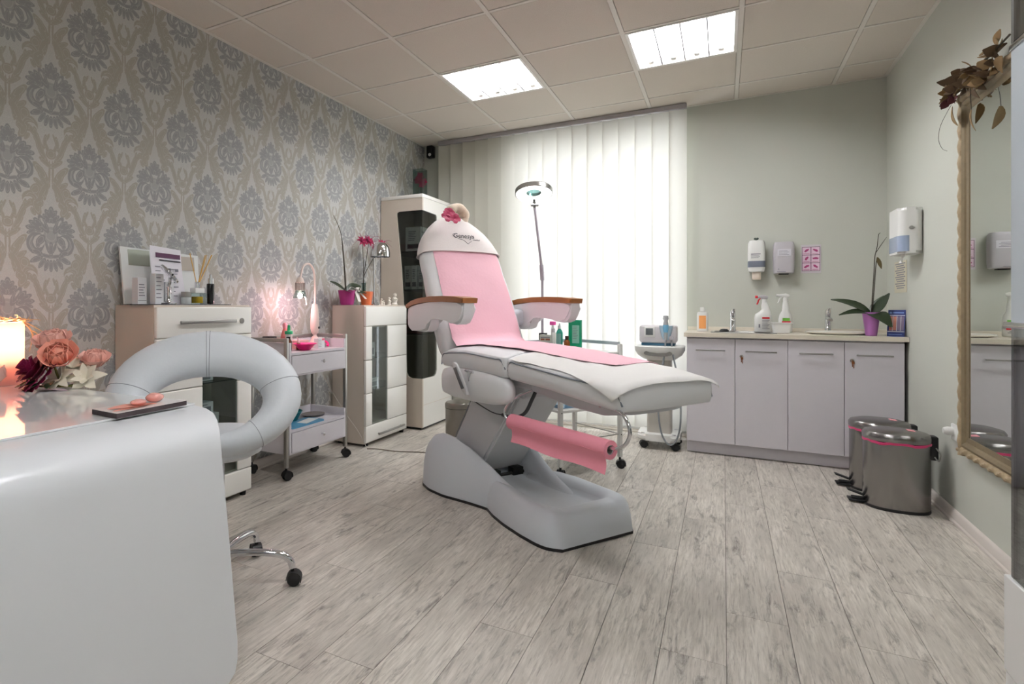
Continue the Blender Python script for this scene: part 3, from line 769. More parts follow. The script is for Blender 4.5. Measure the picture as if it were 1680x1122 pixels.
# ------------------------------------------------------------------ treatment chair
CH_LOC, CH_RZ = (-0.49, 2.59, 0.0), math.radians(-33)
SHELL = mat('grey_moulded_shell', (216, 221, 227), 0.38, spec=0.4)
FRAME = mat('grey_painted_steel', (206, 208, 211), 0.45)
HIDE = mat('white_upholstery', (232, 233, 234), 0.42, spec=0.4, bump=(50, 0.03))
PIPE = mat('grey_piping', (128, 134, 142), 0.6)
chair = thing('treatment_chair', 'large white and grey reclining treatment chair in the middle of the room', 'treatment chair', CH_LOC, CH_RZ)
def interp(tab, x):
    if x <= tab[0][0]: return tab[0][1]
    for (a, va), (b, vb) in zip(tab[:-1], tab[1:]):
        if x <= b: return va + (vb - va) * (x - a) / (b - a)
    return tab[-1][1]
def sm(tab, x, h=0.03):
    return (interp(tab, x - h) + 2 * interp(tab, x) + interp(tab, x + h)) / 4
# base: rear hump whose two cheeks run down into a separate boat-shaped front tray
def hull(name, Wt, Zt, It, s0, s1, n, wir, nose=0.0):
    bm = bm_(); rings = []; up = []
    for k in range(n + 1):
        s = s0 + (s1 - s0) * k / n
        w, z = sm(Wt, s, 0.02), sm(Zt, s, 0.02); zi = min(sm(It, s, 0.012), z); wi = w * wir
        half = [(w, 0.012), (w * 0.997, z * 0.30), (w * 0.975, z * 0.60), (w * 0.93, z * 0.84), (w * 0.885, z * 0.95), (w * 0.84, z), (w * 0.80, z * 0.995), (wi + 0.012, zi + (z - zi) * 0.80), (wi, zi + (z - zi) * 0.40), (wi - 0.012, zi + (z - zi) * 0.08), (wi * 0.80, zi), (wi * 0.3, zi)]
        rings.append([(s, -a, b) for a, b in half] + [(s, a, b) for a, b in reversed(half)]); up.append((s, -w - 0.004))
    loft(bm, rings); obj(name, bm, SHELL, chair, True, 50)
    bm = bm_(); prism(bm, up + [(s, -t) for s, t in reversed(up)], 0.013, 'z', 0.0); obj('floor_gasket', bm, BLACK, chair, False)
hull('base_shell', [(-1.15, 0.15), (-1.12, 0.235), (-1.06, 0.295), (-0.95, 0.315), (-0.82, 0.300), (-0.68, 0.245), (-0.56, 0.208), (-0.44, 0.190), (-0.30, 0.175), (-0.26, 0.165)],
     [(-1.15, 0.04), (-1.12, 0.15), (-1.06, 0.245), (-0.97, 0.308), (-0.88, 0.335), (-0.80, 0.328), (-0.70, 0.288), (-0.60, 0.236), (-0.50, 0.188), (-0.40, 0.146), (-0.30, 0.112), (-0.26, 0.098)],
     [(-1.15, 0.04), (-1.12, 0.15), (-1.06, 0.245), (-1.02, 0.27), (-0.99, 0.18), (-0.90, 0.15), (-0.60, 0.105), (-0.26, 0.095)], -1.15, -0.26, 56, 0.66)
hull('front_tray', [(-0.62, 0.185), (-0.54, 0.205), (-0.46, 0.232), (-0.34, 0.256), (-0.20, 0.268), (-0.09, 0.268), (-0.04, 0.258), (-0.01, 0.238), (0.012, 0.205)],
     [(-0.62, 0.120), (-0.54, 0.150), (-0.46, 0.166), (-0.34, 0.166), (-0.20, 0.160), (-0.06, 0.158), (-0.025, 0.145), (-0.005, 0.115), (0.012, 0.065)],
     [(-0.62, 0.100), (-0.30, 0.104), (-0.14, 0.112), (-0.11, 0.122), (-0.088, 0.150), (-0.025, 0.143), (-0.005, 0.113), (0.012, 0.063)], -0.62, 0.012, 48, 0.60)
# slanted lifting column and its foot bracket
bm = bm_()
loft(bm, [[(-1.02, -0.15, 0.165), (-0.705, -0.15, 0.145), (-0.705, 0.15, 0.145), (-1.02, 0.15, 0.165)], [(-0.66, -0.15, 0.70), (-0.285, -0.15, 0.70), (-0.285, 0.15, 0.70), (-0.66, 0.15, 0.70)]])
es = [e for e in bm.edges if abs((e.verts[0].co - e.verts[1].co).z) > 0.3]
bmesh.ops.bevel(bm, geom=es, offset=0.014, segments=3, affect='EDGES')
col_o = obj('lift_column', bm, FRAME, chair)
bm = bm_(); loft(bm, [[(-0.945, -0.1525, 0.27), (-0.940, -0.1525, 0.27), (-0.940, -0.149, 0.27), (-0.945, -0.149, 0.27)], [(-0.665, -0.1525, 0.68), (-0.660, -0.1525, 0.68), (-0.660, -0.149, 0.68), (-0.665, -0.149, 0.68)]]); obj('cover_seam', bm, PIPE, col_o, False)
bm = bm_()
bx(bm, -0.70, -0.655, -0.10, -0.03, 0.112, 0.150, 0.004); bx(bm, -0.70, -0.65, 0.05, 0.12, 0.112, 0.155, 0.004); cyl(bm, (-0.665, -0.12, 0.125), (-0.665, 0.13, 0.125), 0.009, n=10)
obj('foot_bracket', bm, BLACK, chair)
bm = bm_(); bx(bm, -0.80, -0.02, -0.19, 0.19, 0.655, 0.712, 0.012, 3); bx(bm, -0.62, -0.30, -0.165, 0.165, 0.60, 0.66, 0.01, 3); obj('seat_frame', bm, FRAME, chair)
bm = bm_(); loft(bm, [superring((s, 0, zc), (0, 1, 0), (0, 0, 1), hw, hz, 4.5, 24) for (s, hw, zc, hz) in ((-0.20, 0.20, 0.675, 0.03), (0.05, 0.225, 0.655, 0.038), (0.22, 0.22, 0.643, 0.032), (0.30, 0.16, 0.642, 0.018))])
obj('leg_rest_shell', bm, FRAME, chair)
bm = bm_(); tube(bm, [(-0.46, -0.17, 0.50), (-0.36, -0.175, 0.505), (-0.28, -0.175, 0.54), (-0.235, -0.17, 0.61), (-0.225, -0.15, 0.66)], 0.0085, 8, 6); obj('cable_conduit', bm, mat('dark_grey_rubber', (70, 72, 74), 0.6), chair)
bm = bm_(); tube(bm, [(-0.62, -0.30, 0.60), (-0.57, -0.25, 0.55), (-0.52, -0.19, 0.505), (-0.45, -0.17, 0.50)], 0.003, 6, 6); obj('control_cable', bm, mat('dark_grey_rubber', (70, 72, 74), 0.6), chair)

# cushions share one height field, so that the covers lie on them
Ct = [(-0.90, 0.800), (-0.82, 0.832), (-0.62, 0.848), (-0.32, 0.836), (-0.27, 0.834), (0.0, 0.812), (0.22, 0.792), (0.33, 0.776), (0.37, 0.760)]
def Hf(s, t): return sm(Ct, s, 0.04) - 0.034 * min(1.2, abs(t / 0.29)) ** 4
def cushion(s0, s1, bott, hts, name, endr=0.022):
    bm = bm_(); rings = []; n = 26
    for k in range(n + 1):
        u = k / n; s = s0 + (s1 - s0) * (0.5 - 0.5 * math.cos(PI * u))
        e = min(s - s0, s1 - s); rr = 1.0 if e > endr else math.sqrt(max(0.0, 1 - (1 - e / endr) ** 2))
        ht = interp(hts, s) - 0.02 * (1 - rr); zb = interp(bott, s); mid = (zb + Hf(s, 0)) / 2
        ring = []
        for q in range(17):
            t = -ht + 2 * ht * q / 16
            t = ht * math.sin(PI / 2 * t / ht) * 0.985
            ring.append((s, t, Hf(s, t) - 0.003))
        ring += [(s, ht * 1.0, Hf(s, ht) - 0.022), (s, ht * 1.004, (zb + Hf(s, ht)) / 2), (s, ht * 0.99, zb + 0.018), (s, ht * 0.95, zb + 0.003), (s, ht * 0.5, zb)]
        ring += [(a, -b, c) for a, b, c in reversed(ring[17:])]
        ring = [(a, b, mid + (c - mid) * (0.80 + 0.20 * rr)) for a, b, c in ring]
        rings.append(ring)
    loft(bm, rings); o = obj(name, bm, HIDE, chair, True, 60)
    for sg in (-1, 1):
        pts = []
        for k in range(15):
            s = s0 + 0.03 + (s1 - s0 - 0.06) * k / 14; ht = interp(hts, s)
            pts.append((s, sg * ht * 0.998, Hf(s, ht) - 0.012))
        pts = [(s0 + 0.004, sg * interp(hts, s0) * 0.97, Hf(s0, 0.28) - 0.06)] + pts + [(s1 - 0.004, sg * interp(hts, s1) * 0.97, Hf(s1, 0.27) - 0.06)]
        bm = bm_(); tube(bm, pts, 0.0035, 6, 3); obj('piping', bm, PIPE, o)
    return o
cushion(-0.875, -0.292, [(-0.9, 0.715), (-0.3, 0.705)], [(-0.9, 0.285), (-0.3, 0.287)], 'seat_cushion')
cushion(-0.280, 0.372, [(-0.28, 0.705), (0.0, 0.690), (0.25, 0.664), (0.372, 0.650)], [(-0.3, 0.287), (0.1, 0.287), (0.25, 0.28), (0.37, 0.265)], 'leg_cushion')
# backrest
Bd = Vector((-0.424, 0, 0.9056)); Bn = Vector((0.9056, 0, 0.424)); B0 = Vector((-0.83, 0.0, 0.84))
HWt = [(-0.11, 0.235), (-0.07, 0.27), (0.0, 0.292), (0.2, 0.297), (0.38, 0.293), (0.44, 0.285), (0.50, 0.287), (0.56, 0.285), (0.62, 0.272), (0.68, 0.247), (0.74, 0.210), (0.79, 0.166), (0.83, 0.118), (0.855, 0.072), (0.872, 0.02)]
def backring(w, infl=0.0, n=32):
    th = 0.060 * min(1.0, 0.45 + (0.885 - w) * 3.4); hw = sm(HWt, w, 0.012)
    if w < -0.07: th *= 0.8
    c = B0 + Bd * w - Bn * 0.062 + Vector((0, 0.012, 0))
    return superring(c, (0, 1, 0), Bn, hw + infl, th + infl, 3.2, n)
ws = [-0.11, -0.09, -0.07, -0.04] + [0.0 + 0.05 * k for k in range(12)] + [0.58, 0.61, 0.64, 0.67, 0.70, 0.73, 0.76, 0.79, 0.81, 0.83, 0.845, 0.86, 0.870]
bm = bm_(); loft(bm, [backring(w) for w in ws]); bk = obj('backrest_cushion', bm, HIDE, chair, True, 60)
bm = bm_(); tube(bm, [backring(w)[18] for w in ws[2:18]], 0.003, 6, 2); obj('piping', bm, PIPE, bk)
bm = bm_(); loft(bm, [superring(B0 + Bd * w - Bn * 0.135 + Vector((0, 0.012, 0)), (0, 1, 0), Bn, hw, th, 4, 24) for (w, hw, th) in ((-0.10, 0.16, 0.012), (-0.02, 0.22, 0.022), (0.4, 0.24, 0.022), (0.7, 0.19, 0.018), (0.80, 0.12, 0.008))]); obj('backrest_shell', bm, SHELL, chair)
# armrests
WOOD = mat('honey_varnished_wood', (150, 98, 48), 0.5, vary=(18, 0.25))
ARM = [(-1.118, 1.040), (-1.126, 0.99), (-1.124, 0.935), (-1.105, 0.910), (-1.06, 0.902), (-0.94, 0.900), (-0.895, 0.912), (-0.878, 0.94), (-0.868, 0.968), (-0.848, 0.984), (-0.81, 0.989), (-0.75, 0.985), (-0.69, 0.970), (-0.64, 0.956), (-0.60, 0.951), (-0.565, 0.962), (-0.542, 0.992), (-0.534, 1.03), (-0.532, 1.062), (-0.60, 1.066), (-0.72, 1.069), (-0.85, 1.068), (-1.0, 1.054)]
PAD = [(-1.132, 1.032), (-1.06, 1.050), (-0.98, 1.060), (-0.88, 1.067), (-0.72, 1.068), (-0.526, 1.060), (-0.520, 1.086), (-0.60, 1.094), (-0.72, 1.099), (-0.85, 1.098), (-0.98, 1.089), (-1.07, 1.074), (-1.138, 1.052)]
def armc(p): return [(a, b) for a, b in p]
ARM, PAD = armc(ARM), armc(PAD)
for sg in (-1, 1):
    y = -0.322 if sg < 0 else 0.392
    bm = bm_(); prism(bm, ARM, 0.082, 'y', y - 0.041)
    es = [e for e in bm.edges if abs(e.verts[0].co.y - e.verts[1].co.y) < 1e-5]
    bmesh.ops.bevel(bm, geom=es, offset=0.012, segments=3, affect='EDGES')
    arm = obj('armrest', bm, HIDE, chair, True, 55)
    bm = bm_(); prism(bm, PAD, 0.094, 'y', y - 0.047)
    es = [e for e in bm.edges if abs(e.verts[0].co.y - e.verts[1].co.y) < 1e-5]
    bmesh.ops.bevel(bm, geom=es, offset=0.004, segments=2, affect='EDGES')
    obj('wooden_arm_top', bm, WOOD, arm, True, 50)
    bm = bm_(); loft(bm, [superring((-0.985, y, 0.975), (1, 0, 0), (0, 0, 1), 0.05, 0.05, 3, 16), superring((-0.985, sg * 0.22, 0.97), (1, 0, 0), (0, 0, 1), 0.06, 0.06, 3, 16)]); obj('arm_joint', bm, SHELL, arm)
    bm = bm_(); loft(bm, [superring((-0.565 + q * 0.305, sg * 0.262, 0.640 + 0.004 * q), (0, 1, 0), (0, 0, 1), 0.045 * e, 0.080 * e2, 3.0, 20) for q, e, e2 in ((-1, 0.1, 0.25), (-0.97, 0.5, 0.6), (-0.88, 0.85, 0.86), (-0.6, 1, 1), (0, 1, 1.02), (0.6, 1, 0.92), (0.88, 0.85, 0.72), (0.97, 0.5, 0.45), (1, 0.1, 0.2))]); obj('side_pad', bm, HIDE, chair)
bm = bm_(); loft(bm, [superring(p, (0.9, 0, 0.25), (0, 1, 0), w_, 0.008, 4, 14) for p, w_ in (((-0.668, -0.325, 0.752), 0.010), ((-0.652, -0.330, 0.742), 0.024), ((-0.60, -0.332, 0.680), 0.026), ((-0.556, -0.332, 0.622), 0.023), ((-0.538, -0.330, 0.600), 0.010))])
lv = obj('adjusting_lever', bm, mat('light_grey_plastic', (196, 197, 197), 0.4), chair)
bm = bm_(); loft(bm, [superring(p, (0.9, 0, 0.25), (0, 1, 0), 0.015, 0.003, 4, 12) for p in ((-0.640, -0.3385, 0.728), (-0.562, -0.3405, 0.629))]); obj('lever_inlay', bm, mat('dark_grey_plastic', (92, 94, 96), 0.5), lv)
bm = bm_(); cyl(bm, (-0.60, -0.30, 0.715), (-0.53, -0.30, 0.712), 0.006, n=10); cyl(bm, (-0.56, -0.30, 0.712), (-0.56, -0.30, 0.665), 0.008, n=10); obj('lever_pivot', bm, CHROME, lv)
# paper roll holder
bm = bm_(); tube(bm, [(0.24, -0.235, 0.660), (0.30, -0.245, 0.668), (0.375, -0.262, 0.652), (0.412, -0.27, 0.605), (0.398, -0.27, 0.555), (0.35, -0.27, 0.525), (0.26, -0.27, 0.515)], 0.007, 10, 6); obj('roll_holder', bm, CHROME, chair)
bm = bm_(); tube(bm, [(-0.20, -0.20, 0.66), (-0.27, -0.24, 0.62), (-0.31, -0.27, 0.56), (-0.29, -0.27, 0.515), (-0.22, -0.27, 0.513)], 0.006, 10, 6); obj('roll_holder', bm, CHROME, chair)

# covers and small things lying on the chair
def loc_mat(o): o.location = CH_LOC; o.rotation_euler = (0, 0, CH_RZ); return o
roll = thing('paper_roll', 'pink couch paper roll hanging under the leg rest', 'paper roll', CH_LOC, CH_RZ)
bm = bm_()
rings = []
for (x, r) in ((-0.255, 0.018), (-0.255, 0.036), (0.325, 0.036), (0.325, 0.019), (-0.255, 0.018)):
    rings.append([(x, -0.27 + r * math.cos(2 * PI * k / 28), 0.513 + r * math.sin(2 * PI * k / 28)) for k in range(28)])
loft(bm, rings, False, False); obj('wound_paper', bm, mat('pink_roll_paper', (243, 156, 172), 0.75, bump=(80, 0.08)), roll)
bm = bm_(); rings = []
for (x, r) in ((-0.252, 0.0155), (-0.252, 0.018), (0.322, 0.018), (0.322, 0.0155), (-0.252, 0.0155)):
    rings.append([(x, -0.27 + r * math.cos(2 * PI * k / 20), 0.513 + r * math.sin(2 * PI * k / 20)) for k in range(20)])
loft(bm, rings, False, False); obj('cardboard_core', bm, mat('grey_cardboard', (170, 165, 160), 0.8), roll)
g = []
for k in range(9):
    f = k / 8
    g.append([(-0.22 + 0.55 * q / 10, -0.3075 + 0.010 * math.sin(f * 3), 0.505 - 0.075 * f + 0.004 * math.sin(q)) for q in range(11)])
bm = bm_(); sheet(bm, g, 0.0012); obj('loose_end', bm, mat('pink_roll_paper', (243, 156, 172), 0.75), roll)

# white under-sheet on seat and leg rest
bm = bm_(); g = []
for k in range(34):
    s = -0.24 + 0.628 * k / 33
    row = []
    for q in range(29):
        a = -0.40 + 0.74 * q / 28              # arc length across
        hang_n = interp([(-0.24, 0.285), (0.10, 0.276), (0.17, 0.284), (0.30, 0.308), (0.350, 0.326), (0.362, 0.326), (0.378, 0.286), (0.40, 0.265)], s)
        a = max(-hang_n, min(0.295, a))
        ss_ = min(s, 0.372); drop_end = max(0.0, s - 0.372)
        if abs(a) <= 0.282: t, z = a, Hf(ss_, a) + 0.001
        else: t, z = math.copysign(0.2885 + 0.02 * (abs(a) - 0.282), a), Hf(ss_, 0.282) + 0.001 - (abs(a) - 0.282) * 0.95
        z -= drop_end * 0.75; z += 0.0015 * math.sin(s * 40 + a * 23)
        row.append((ss_ + drop_end * 0.35 if drop_end else s, t, z))
    g.append(row)
ws_ = obj('white_sheet', sheet(bm, g, 0.0015), mat('white_couch_sheet', (238, 236, 232), 0.85), None, True, 60)
bmesh_ok = True
loc_mat(ws_); tag(ws_, 'white disposable sheet over the leg rest, corner hanging down', 'sheet')
# pink cover down the backrest and along the seat
bm = bm_(); g = []
def backfront(w, t, off):
    th = 0.060 * min(1.0, 0.45 + (0.885 - w) * 3.4); hw = sm(HWt, w, 0.012); q = min(0.999, abs(t - 0.012) / hw)
    return B0 + Bd * w - Bn * 0.062 + Bn * (th * (1 - q ** 3.2) ** (1 / 3.2) + off) + Vector((0, t, 0))
rowsB = [0.600 - 0.045 * k for k in range(13)] + [0.03]
for w in rowsB:
    tn, tf = interp([(0, -0.222), (0.62, -0.205)], w), interp([(0, 0.272), (0.2, 0.277), (0.4, 0.270), (0.6, 0.265)], w)
    g.append([backfront(w, tn + (tf - tn) * q / 14, 0.003 + 0.0015 * math.sin(w * 31 + q * 0.7)) for q in range(15)])
for k in range(30):
    s = -0.785 + 0.955 * k / 29
    tn = interp([(-0.8, -0.235), (-0.35, -0.160), (0.04, -0.135), (0.10, -0.110), (0.17, -0.075)], s); tf = interp([(-0.8, 0.281), (0.10, 0.278), (0.125, 0.25), (0.17, -0.02)], s)
    g.append([Vector((s, tn + (tf - tn) * q / 14, Hf(s, tn + (tf - tn) * q / 14) + 0.0065 + 0.001 * math.sin(s * 50 + q))) for q in range(15)])
pk = obj('pink_cover', sheet(bm, g, 0.0015), PINK, None, True, 60)
loc_mat(pk); tag(pk, 'long pink paper cover running down the backrest and over the seat', 'cover')
# white towel over the head end with embroidered words
TERRY = mat('white_terry', (226, 218, 214), 0.95, sheen=0.3, bump=(350, 0.3))
tw = thing('head_towel', 'white towel hood with dark embroidered lettering over the chair head', 'towel', CH_LOC, CH_RZ)
bm = bm_(); loft(bm, [backring(w, 0.0125) for w in (0.592, 0.60, 0.62, 0.65, 0.68, 0.71, 0.74, 0.77, 0.79, 0.81, 0.83, 0.845, 0.86, 0.868)] + [[B0 + Bd * 0.884 - Bn * 0.062 + Vector((0.0, 0.012, 0)) + (p - (B0 + Bd * 0.872 - Bn * 0.062 + Vector((0, 0.012, 0)))) * 0.6 for p in backring(0.872, 0.0)]], False, True)
obj('towel_hood', bm, TERRY, tw, True, 60)
bm = bm_(); tube(bm, [p for p in backring(0.592, 0.014)] + [backring(0.592, 0.014)[0]], 0.004, 6, 1); obj('hem', bm, TERRY, tw)
n0 = 0.0125 + 0.0006
def wp(t, w): return B0 + Bd * w + Bn * (n0 + 0.0002) + Vector((0, t, 0))
lettering('embroidered_word', 'Genesys', 0.046, basis(wp(0.028, 0.699), (0, 1, 0), Bd), INK, tw, 0.25)
lettering('embroidered_word', 'medical', 0.016, basis(wp(0.118, 0.676), (0, 1, 0), Bd), INK, tw, 0.25)
bm = bm_(); tube(bm, [wp(-0.035, 0.684), (wp(-0.045, 0.694)), wp(-0.050, 0.706), wp(-0.040, 0.712), wp(-0.028, 0.707)], 0.0009, 5, 4); tube(bm, [wp(-0.02, 0.678), wp(0.008, 0.674), wp(0.030, 0.662), wp(0.046, 0.645), wp(0.062, 0.655), wp(0.078, 0.664)], 0.0012, 5, 4); tube(bm, [wp(0.082, 0.682), wp(0.096, 0.695), wp(0.090, 0.710)], 0.0009, 5, 4)
obj('embroidered_line', bm, INK, tw)
hb_ = thing('rolled_headband', 'cream terry headband roll perched on top of the chair head', 'headband', CH_LOC, CH_RZ)
bm = bm_(); rings = []
for k in range(28):
    a = 2 * PI * k / 28
    c = Vector((-1.235, 0.055 + 0.058 * math.cos(a), 1.622 + 0.052 * math.sin(a))); rad = Vector((0, math.cos(a), math.sin(a))); wob = 1 + 0.07 * math.sin(a * 6)
    rings.append([c + rad * (0.030 * wob * math.cos(2 * PI * q / 14)) + Vector((0.040 * wob * math.sin(2 * PI * q / 14), 0, 0)) for q in range(14)])
loft(bm, rings + [rings[0]], False, False); obj('terry_band', bm, mat('cream_terry', (226, 208, 186), 0.95, sheen=0.3, bump=(350, 0.3)), hb_)

def petal(bm, o, d, n, L, W, curl=0.3, rows=5, th=0.0012, tip=0.90):
    """leaf or petal: from o along d, facing n, bending away from n by curl"""
    o, d, n = Vector(o), Vector(d).normalized(), Vector(n).normalized()
    n = (n - d * n.dot(d)).normalized(); sdir = d.cross(n)
    g = []
    for k in range(rows + 1):
        f = k / rows; wd = W * math.sin(PI * (0.06 + tip * f) ** 0.85) * 0.5
        p = o + d * (L * (f - 0.25 * abs(curl) * f * f)) - n * (curl * L * f * f)
        g.append([p + sdir * (wd * x) + n * (0.12 * wd * x * x) for x in (-1, -0.4, 0.4, 1)])
    return sheet(bm, g, th)
def bloom(bm, c, n, R, npet=5, curl=0.2, w=0.8, spin=0.0, lift=0.25, tip=0.90):
    n = Vector(n).normalized(); a, b = frame_of(n)
    for k in range(npet):
        an = spin + 2 * PI * k / npet
        d = a * math.cos(an) + b * math.sin(an) + n * lift
        petal(bm, Vector(c), d, n, R, R * w, curl, tip=tip)
    return bm
fl = thing('orchid_bloom', 'magenta artificial orchid bloom on the chair head towel', 'flower', CH_LOC, CH_RZ)
for i, (c, R) in enumerate((((-1.088, -0.105, 1.585), 0.045), ((-1.092, -0.055, 1.578), 0.042), ((-1.10, -0.085, 1.612), 0.038))):
    bm = bm_(); bloom(bm, c, (0.85, -0.1, 0.45), R, 5, 0.35, 1.0, i, 0.6, 0.78); obj('petals', bm, MAGENTA, fl)

# ------------------------------------------------------------------ instrument trolley behind the chair
tr2 = thing('instrument_trolley', 'white metal trolley on black casters behind the treatment chair', 'trolley', (-0.887, 3.726, 0), CH_RZ)
for (x, y) in ((-0.2, -0.2525), (-0.2, 0.2525), (0.2, -0.2525), (0.2, 0.2525)):
    bm = bm_(); bx(bm, x - 0.012, x + 0.012, y - 0.012, y + 0.012, 0.075, 0.80, 0.002); p = obj('post', bm, WPLAS, tr2)
    bm = bm_()
    for z in (0.40, 0.22): cyl(bm, (x + math.copysign(0.0122, x), y, z), (x + math.copysign(0.0132, x), y, z), 0.004, n=10)
    obj('bolt_head', bm, BLACK, p)
    caster(tr2, (x, y, 0), random.uniform(0, 3), 0.028, 0.02)
bm = bm_(); bx(bm, -0.2, 0.2, -0.25, 0.25, 0.735, 0.750, 0.003); obj('top_shelf', bm, WPLAS, tr2)
bm = bm_(); bx(bm, -0.2, 0.2, -0.25, 0.25, 0.395, 0.412, 0.003); obj('middle_shelf', bm, WPLAS, tr2)
bm = bm_(); bx(bm, -0.19, 0.19, -0.24, 0.24, 0.140, 0.150, 0.003); obj('lower_shelf', bm, WPLAS, tr2)
for y in (-0.2525, 0.2525):
    bm = bm_(); bx(bm, -0.195, 0.195, y - 0.006, y + 0.006, 0.792, 0.814, 0.002); obj('guard_rail', bm, mat('blue_grey_rail', (172, 184, 190), 0.35, 0.2), tr2)
bm = bm_(); bx(bm, -0.206, -0.194, -0.25, 0.25, 0.792, 0.814, 0.002); obj('guard_rail', bm, mat('blue_grey_rail', (172, 184, 190), 0.35, 0.2), tr2)
bm = bm_(); cyl(bm, (0.2, -0.24, 0.222), (0.2, 0.24, 0.222), 0.004, n=8); cyl(bm, (-0.19, 0.2525, 0.222), (0.19, 0.2525, 0.222), 0.004, n=8); obj('tie_rod', bm, STEEL, tr2)
def toW(x, y): 
    c, s = math.cos(CH_RZ), math.sin(CH_RZ); return (-0.887 + c * x - s * y, 3.726 + s * x + c * y)
bt = thing('blue_tray', 'blue plastic tray on the middle shelf of the metal trolley', 'tray', toW(0.0, -0.02) + (0.412,), CH_RZ)
bm = bm_(); prism(bm, roundrect(0.30, 0.36, 0.03), 0.006, 'z', 0.0)
for (a, b2, c, d) in ((-0.15, -0.145, -0.15, 0.15), (0.145, 0.15, -0.15, 0.15), (-0.12, 0.12, -0.18, -0.175), (-0.12, 0.12, 0.175, 0.18)): bx(bm, a, b2, c, d, 0.0, 0.022)
obj('tray_dish', bm, mat('pale_blue_plastic', (128, 168, 200), 0.4), bt)

def bottle(name, label, cat, loc, prof, m, capprof=None, capm=None, lab=None, labm=None, rz=0.0, group=None, sx=1.0, sy=1.0):
    t = thing(name, label, cat, loc, rz, group)
    obj('body', lathe(bm_(), prof, 20, sx=sx, sy=sy), m, t)
    if capprof: obj('cap', lathe(bm_(), capprof, 18), capm or WPLAS, t)
    if lab:
        r, z0, z1 = lab
        bm = bm_(); g = []
        for z in (z0, z1): g.append([(sx * r * math.cos(a), sy * r * math.sin(a), z) for a in [math.radians(-128 + 7.6 * k) for k in range(11)]])
        sheet(bm, g, 0.0004); obj('label_print', bm, labm, t)
    return t
GREEN = mat('green_plastic', (0, 146, 104), 0.35)
t = thing('disinfectant_bottle', 'large flat green bottle with pale label on the metal trolley', 'bottle', (-0.872, 3.86, 0.750), math.radians(-12))
bm = bm_(); prism(bm, roundrect(0.088, 0.040, 0.012), 0.200, 'z', 0.0); obj('body', bm, GREEN, t)
bm = bm_(); lathe(bm, [(0.016, 0.200), (0.016, 0.212), (0.0, 0.212)], 14, (-0.02, 0, 0)); obj('cap', bm, GREEN, t)
M = basis((0.016, -0.0203, 0), (1, 0, 0), (0, 0, 1))
quadprint('label_print', [(-0.028, 0.022, 0.045, 0.165)], M, mat('pale_green_label', (150, 208, 190), 0.6), t)
quadprint('label_lines', [(-0.024, 0.004 + 0.004 * (k % 3), 0.075 + 0.011 * k, 0.078 + 0.011 * k) for k in range(8)], basis((0.016, -0.0208, 0), (1, 0, 0), (0, 0, 1)), GREYINK, t)
bottle('spray_bottle', 'slim green spray bottle with clear pump on the metal trolley', 'bottle', (-0.962, 3.80, 0.750), [(0.0, 0), (0.021, 0.002), (0.022, 0.115), (0.016, 0.130), (0.010, 0.138), (0.010, 0.142)], mat('teal_green_bottle', (40, 138, 120), 0.3), [(0.010, 0.142), (0.010, 0.160), (0.006, 0.164), (0.005, 0.178), (0.0, 0.179)], mat('clear_cap', (205, 210, 210), 0.2), (0.0223, 0.02, 0.11), mat('grey_green_label', (120, 158, 152), 0.6))
bottle('brown_bottle', 'small amber brown bottle in front of the flat green bottle', 'bottle', (-0.908, 3.78, 0.750), [(0.0, 0), (0.019, 0.002), (0.020, 0.058), (0.012, 0.070)], mat('amber_glass', (108, 58, 18), 0.12), [(0.012, 0.070), (0.012, 0.096), (0.0, 0.097)], mat('dark_brown_cap', (48, 24, 16), 0.4))
bottle('white_tube', 'white upright tube standing beside the slim green spray bottle', 'tube', (-0.995, 3.77, 0.750), [(0.0, 0), (0.015, 0.002), (0.015, 0.03), (0.017, 0.06), (0.016, 0.118)], WPLAS, [(0.011, 0.118), (0.011, 0.142), (0.0, 0.143)], GPLAS)
t = thing('patterned_box', 'small box with brown and grey print at the trolley edge', 'box', (-1.04, 3.74, 0.750), math.radians(10))
obj('carton_body', bx(bm_(), -0.036, 0.036, -0.025, 0.025, 0, 0.102, 0.001), mat('grey_green_card', (186, 190, 180), 0.6), t, False)
M = basis((0, -0.0252, 0), (1, 0, 0), (0, 0, 1))
quadprint('printed_band', [(-0.03, -0.004, 0.066, 0.078), (0.002, 0.03, 0.066, 0.078)], M, mat('brown_print', (150, 92, 70), 0.6), t)
quadprint('printed_band', [(-0.03, 0.03, 0.082, 0.088), (-0.03, 0.02, 0.03, 0.036), (-0.03, 0.01, 0.042, 0.046)], M, GREYINK, t)
t = thing('cosmetic_brush', 'upright white handled brush with pink end on the metal trolley', 'brush', (-1.01, 3.81, 0.750))
bm = bm_(); lathe(bm, [(0.014, 0.0), (0.016, 0.05), (0.012, 0.14), (0.006, 0.165)], 12); obj('handle', bm, WPLAS, t)
bm = bm_(); bx(bm, -0.020, 0.020, -0.010, 0.010, 0.165, 0.190, 0.004); obj('head', bm, mat('hot_pink_plastic', (226, 84, 166), 0.4), t)

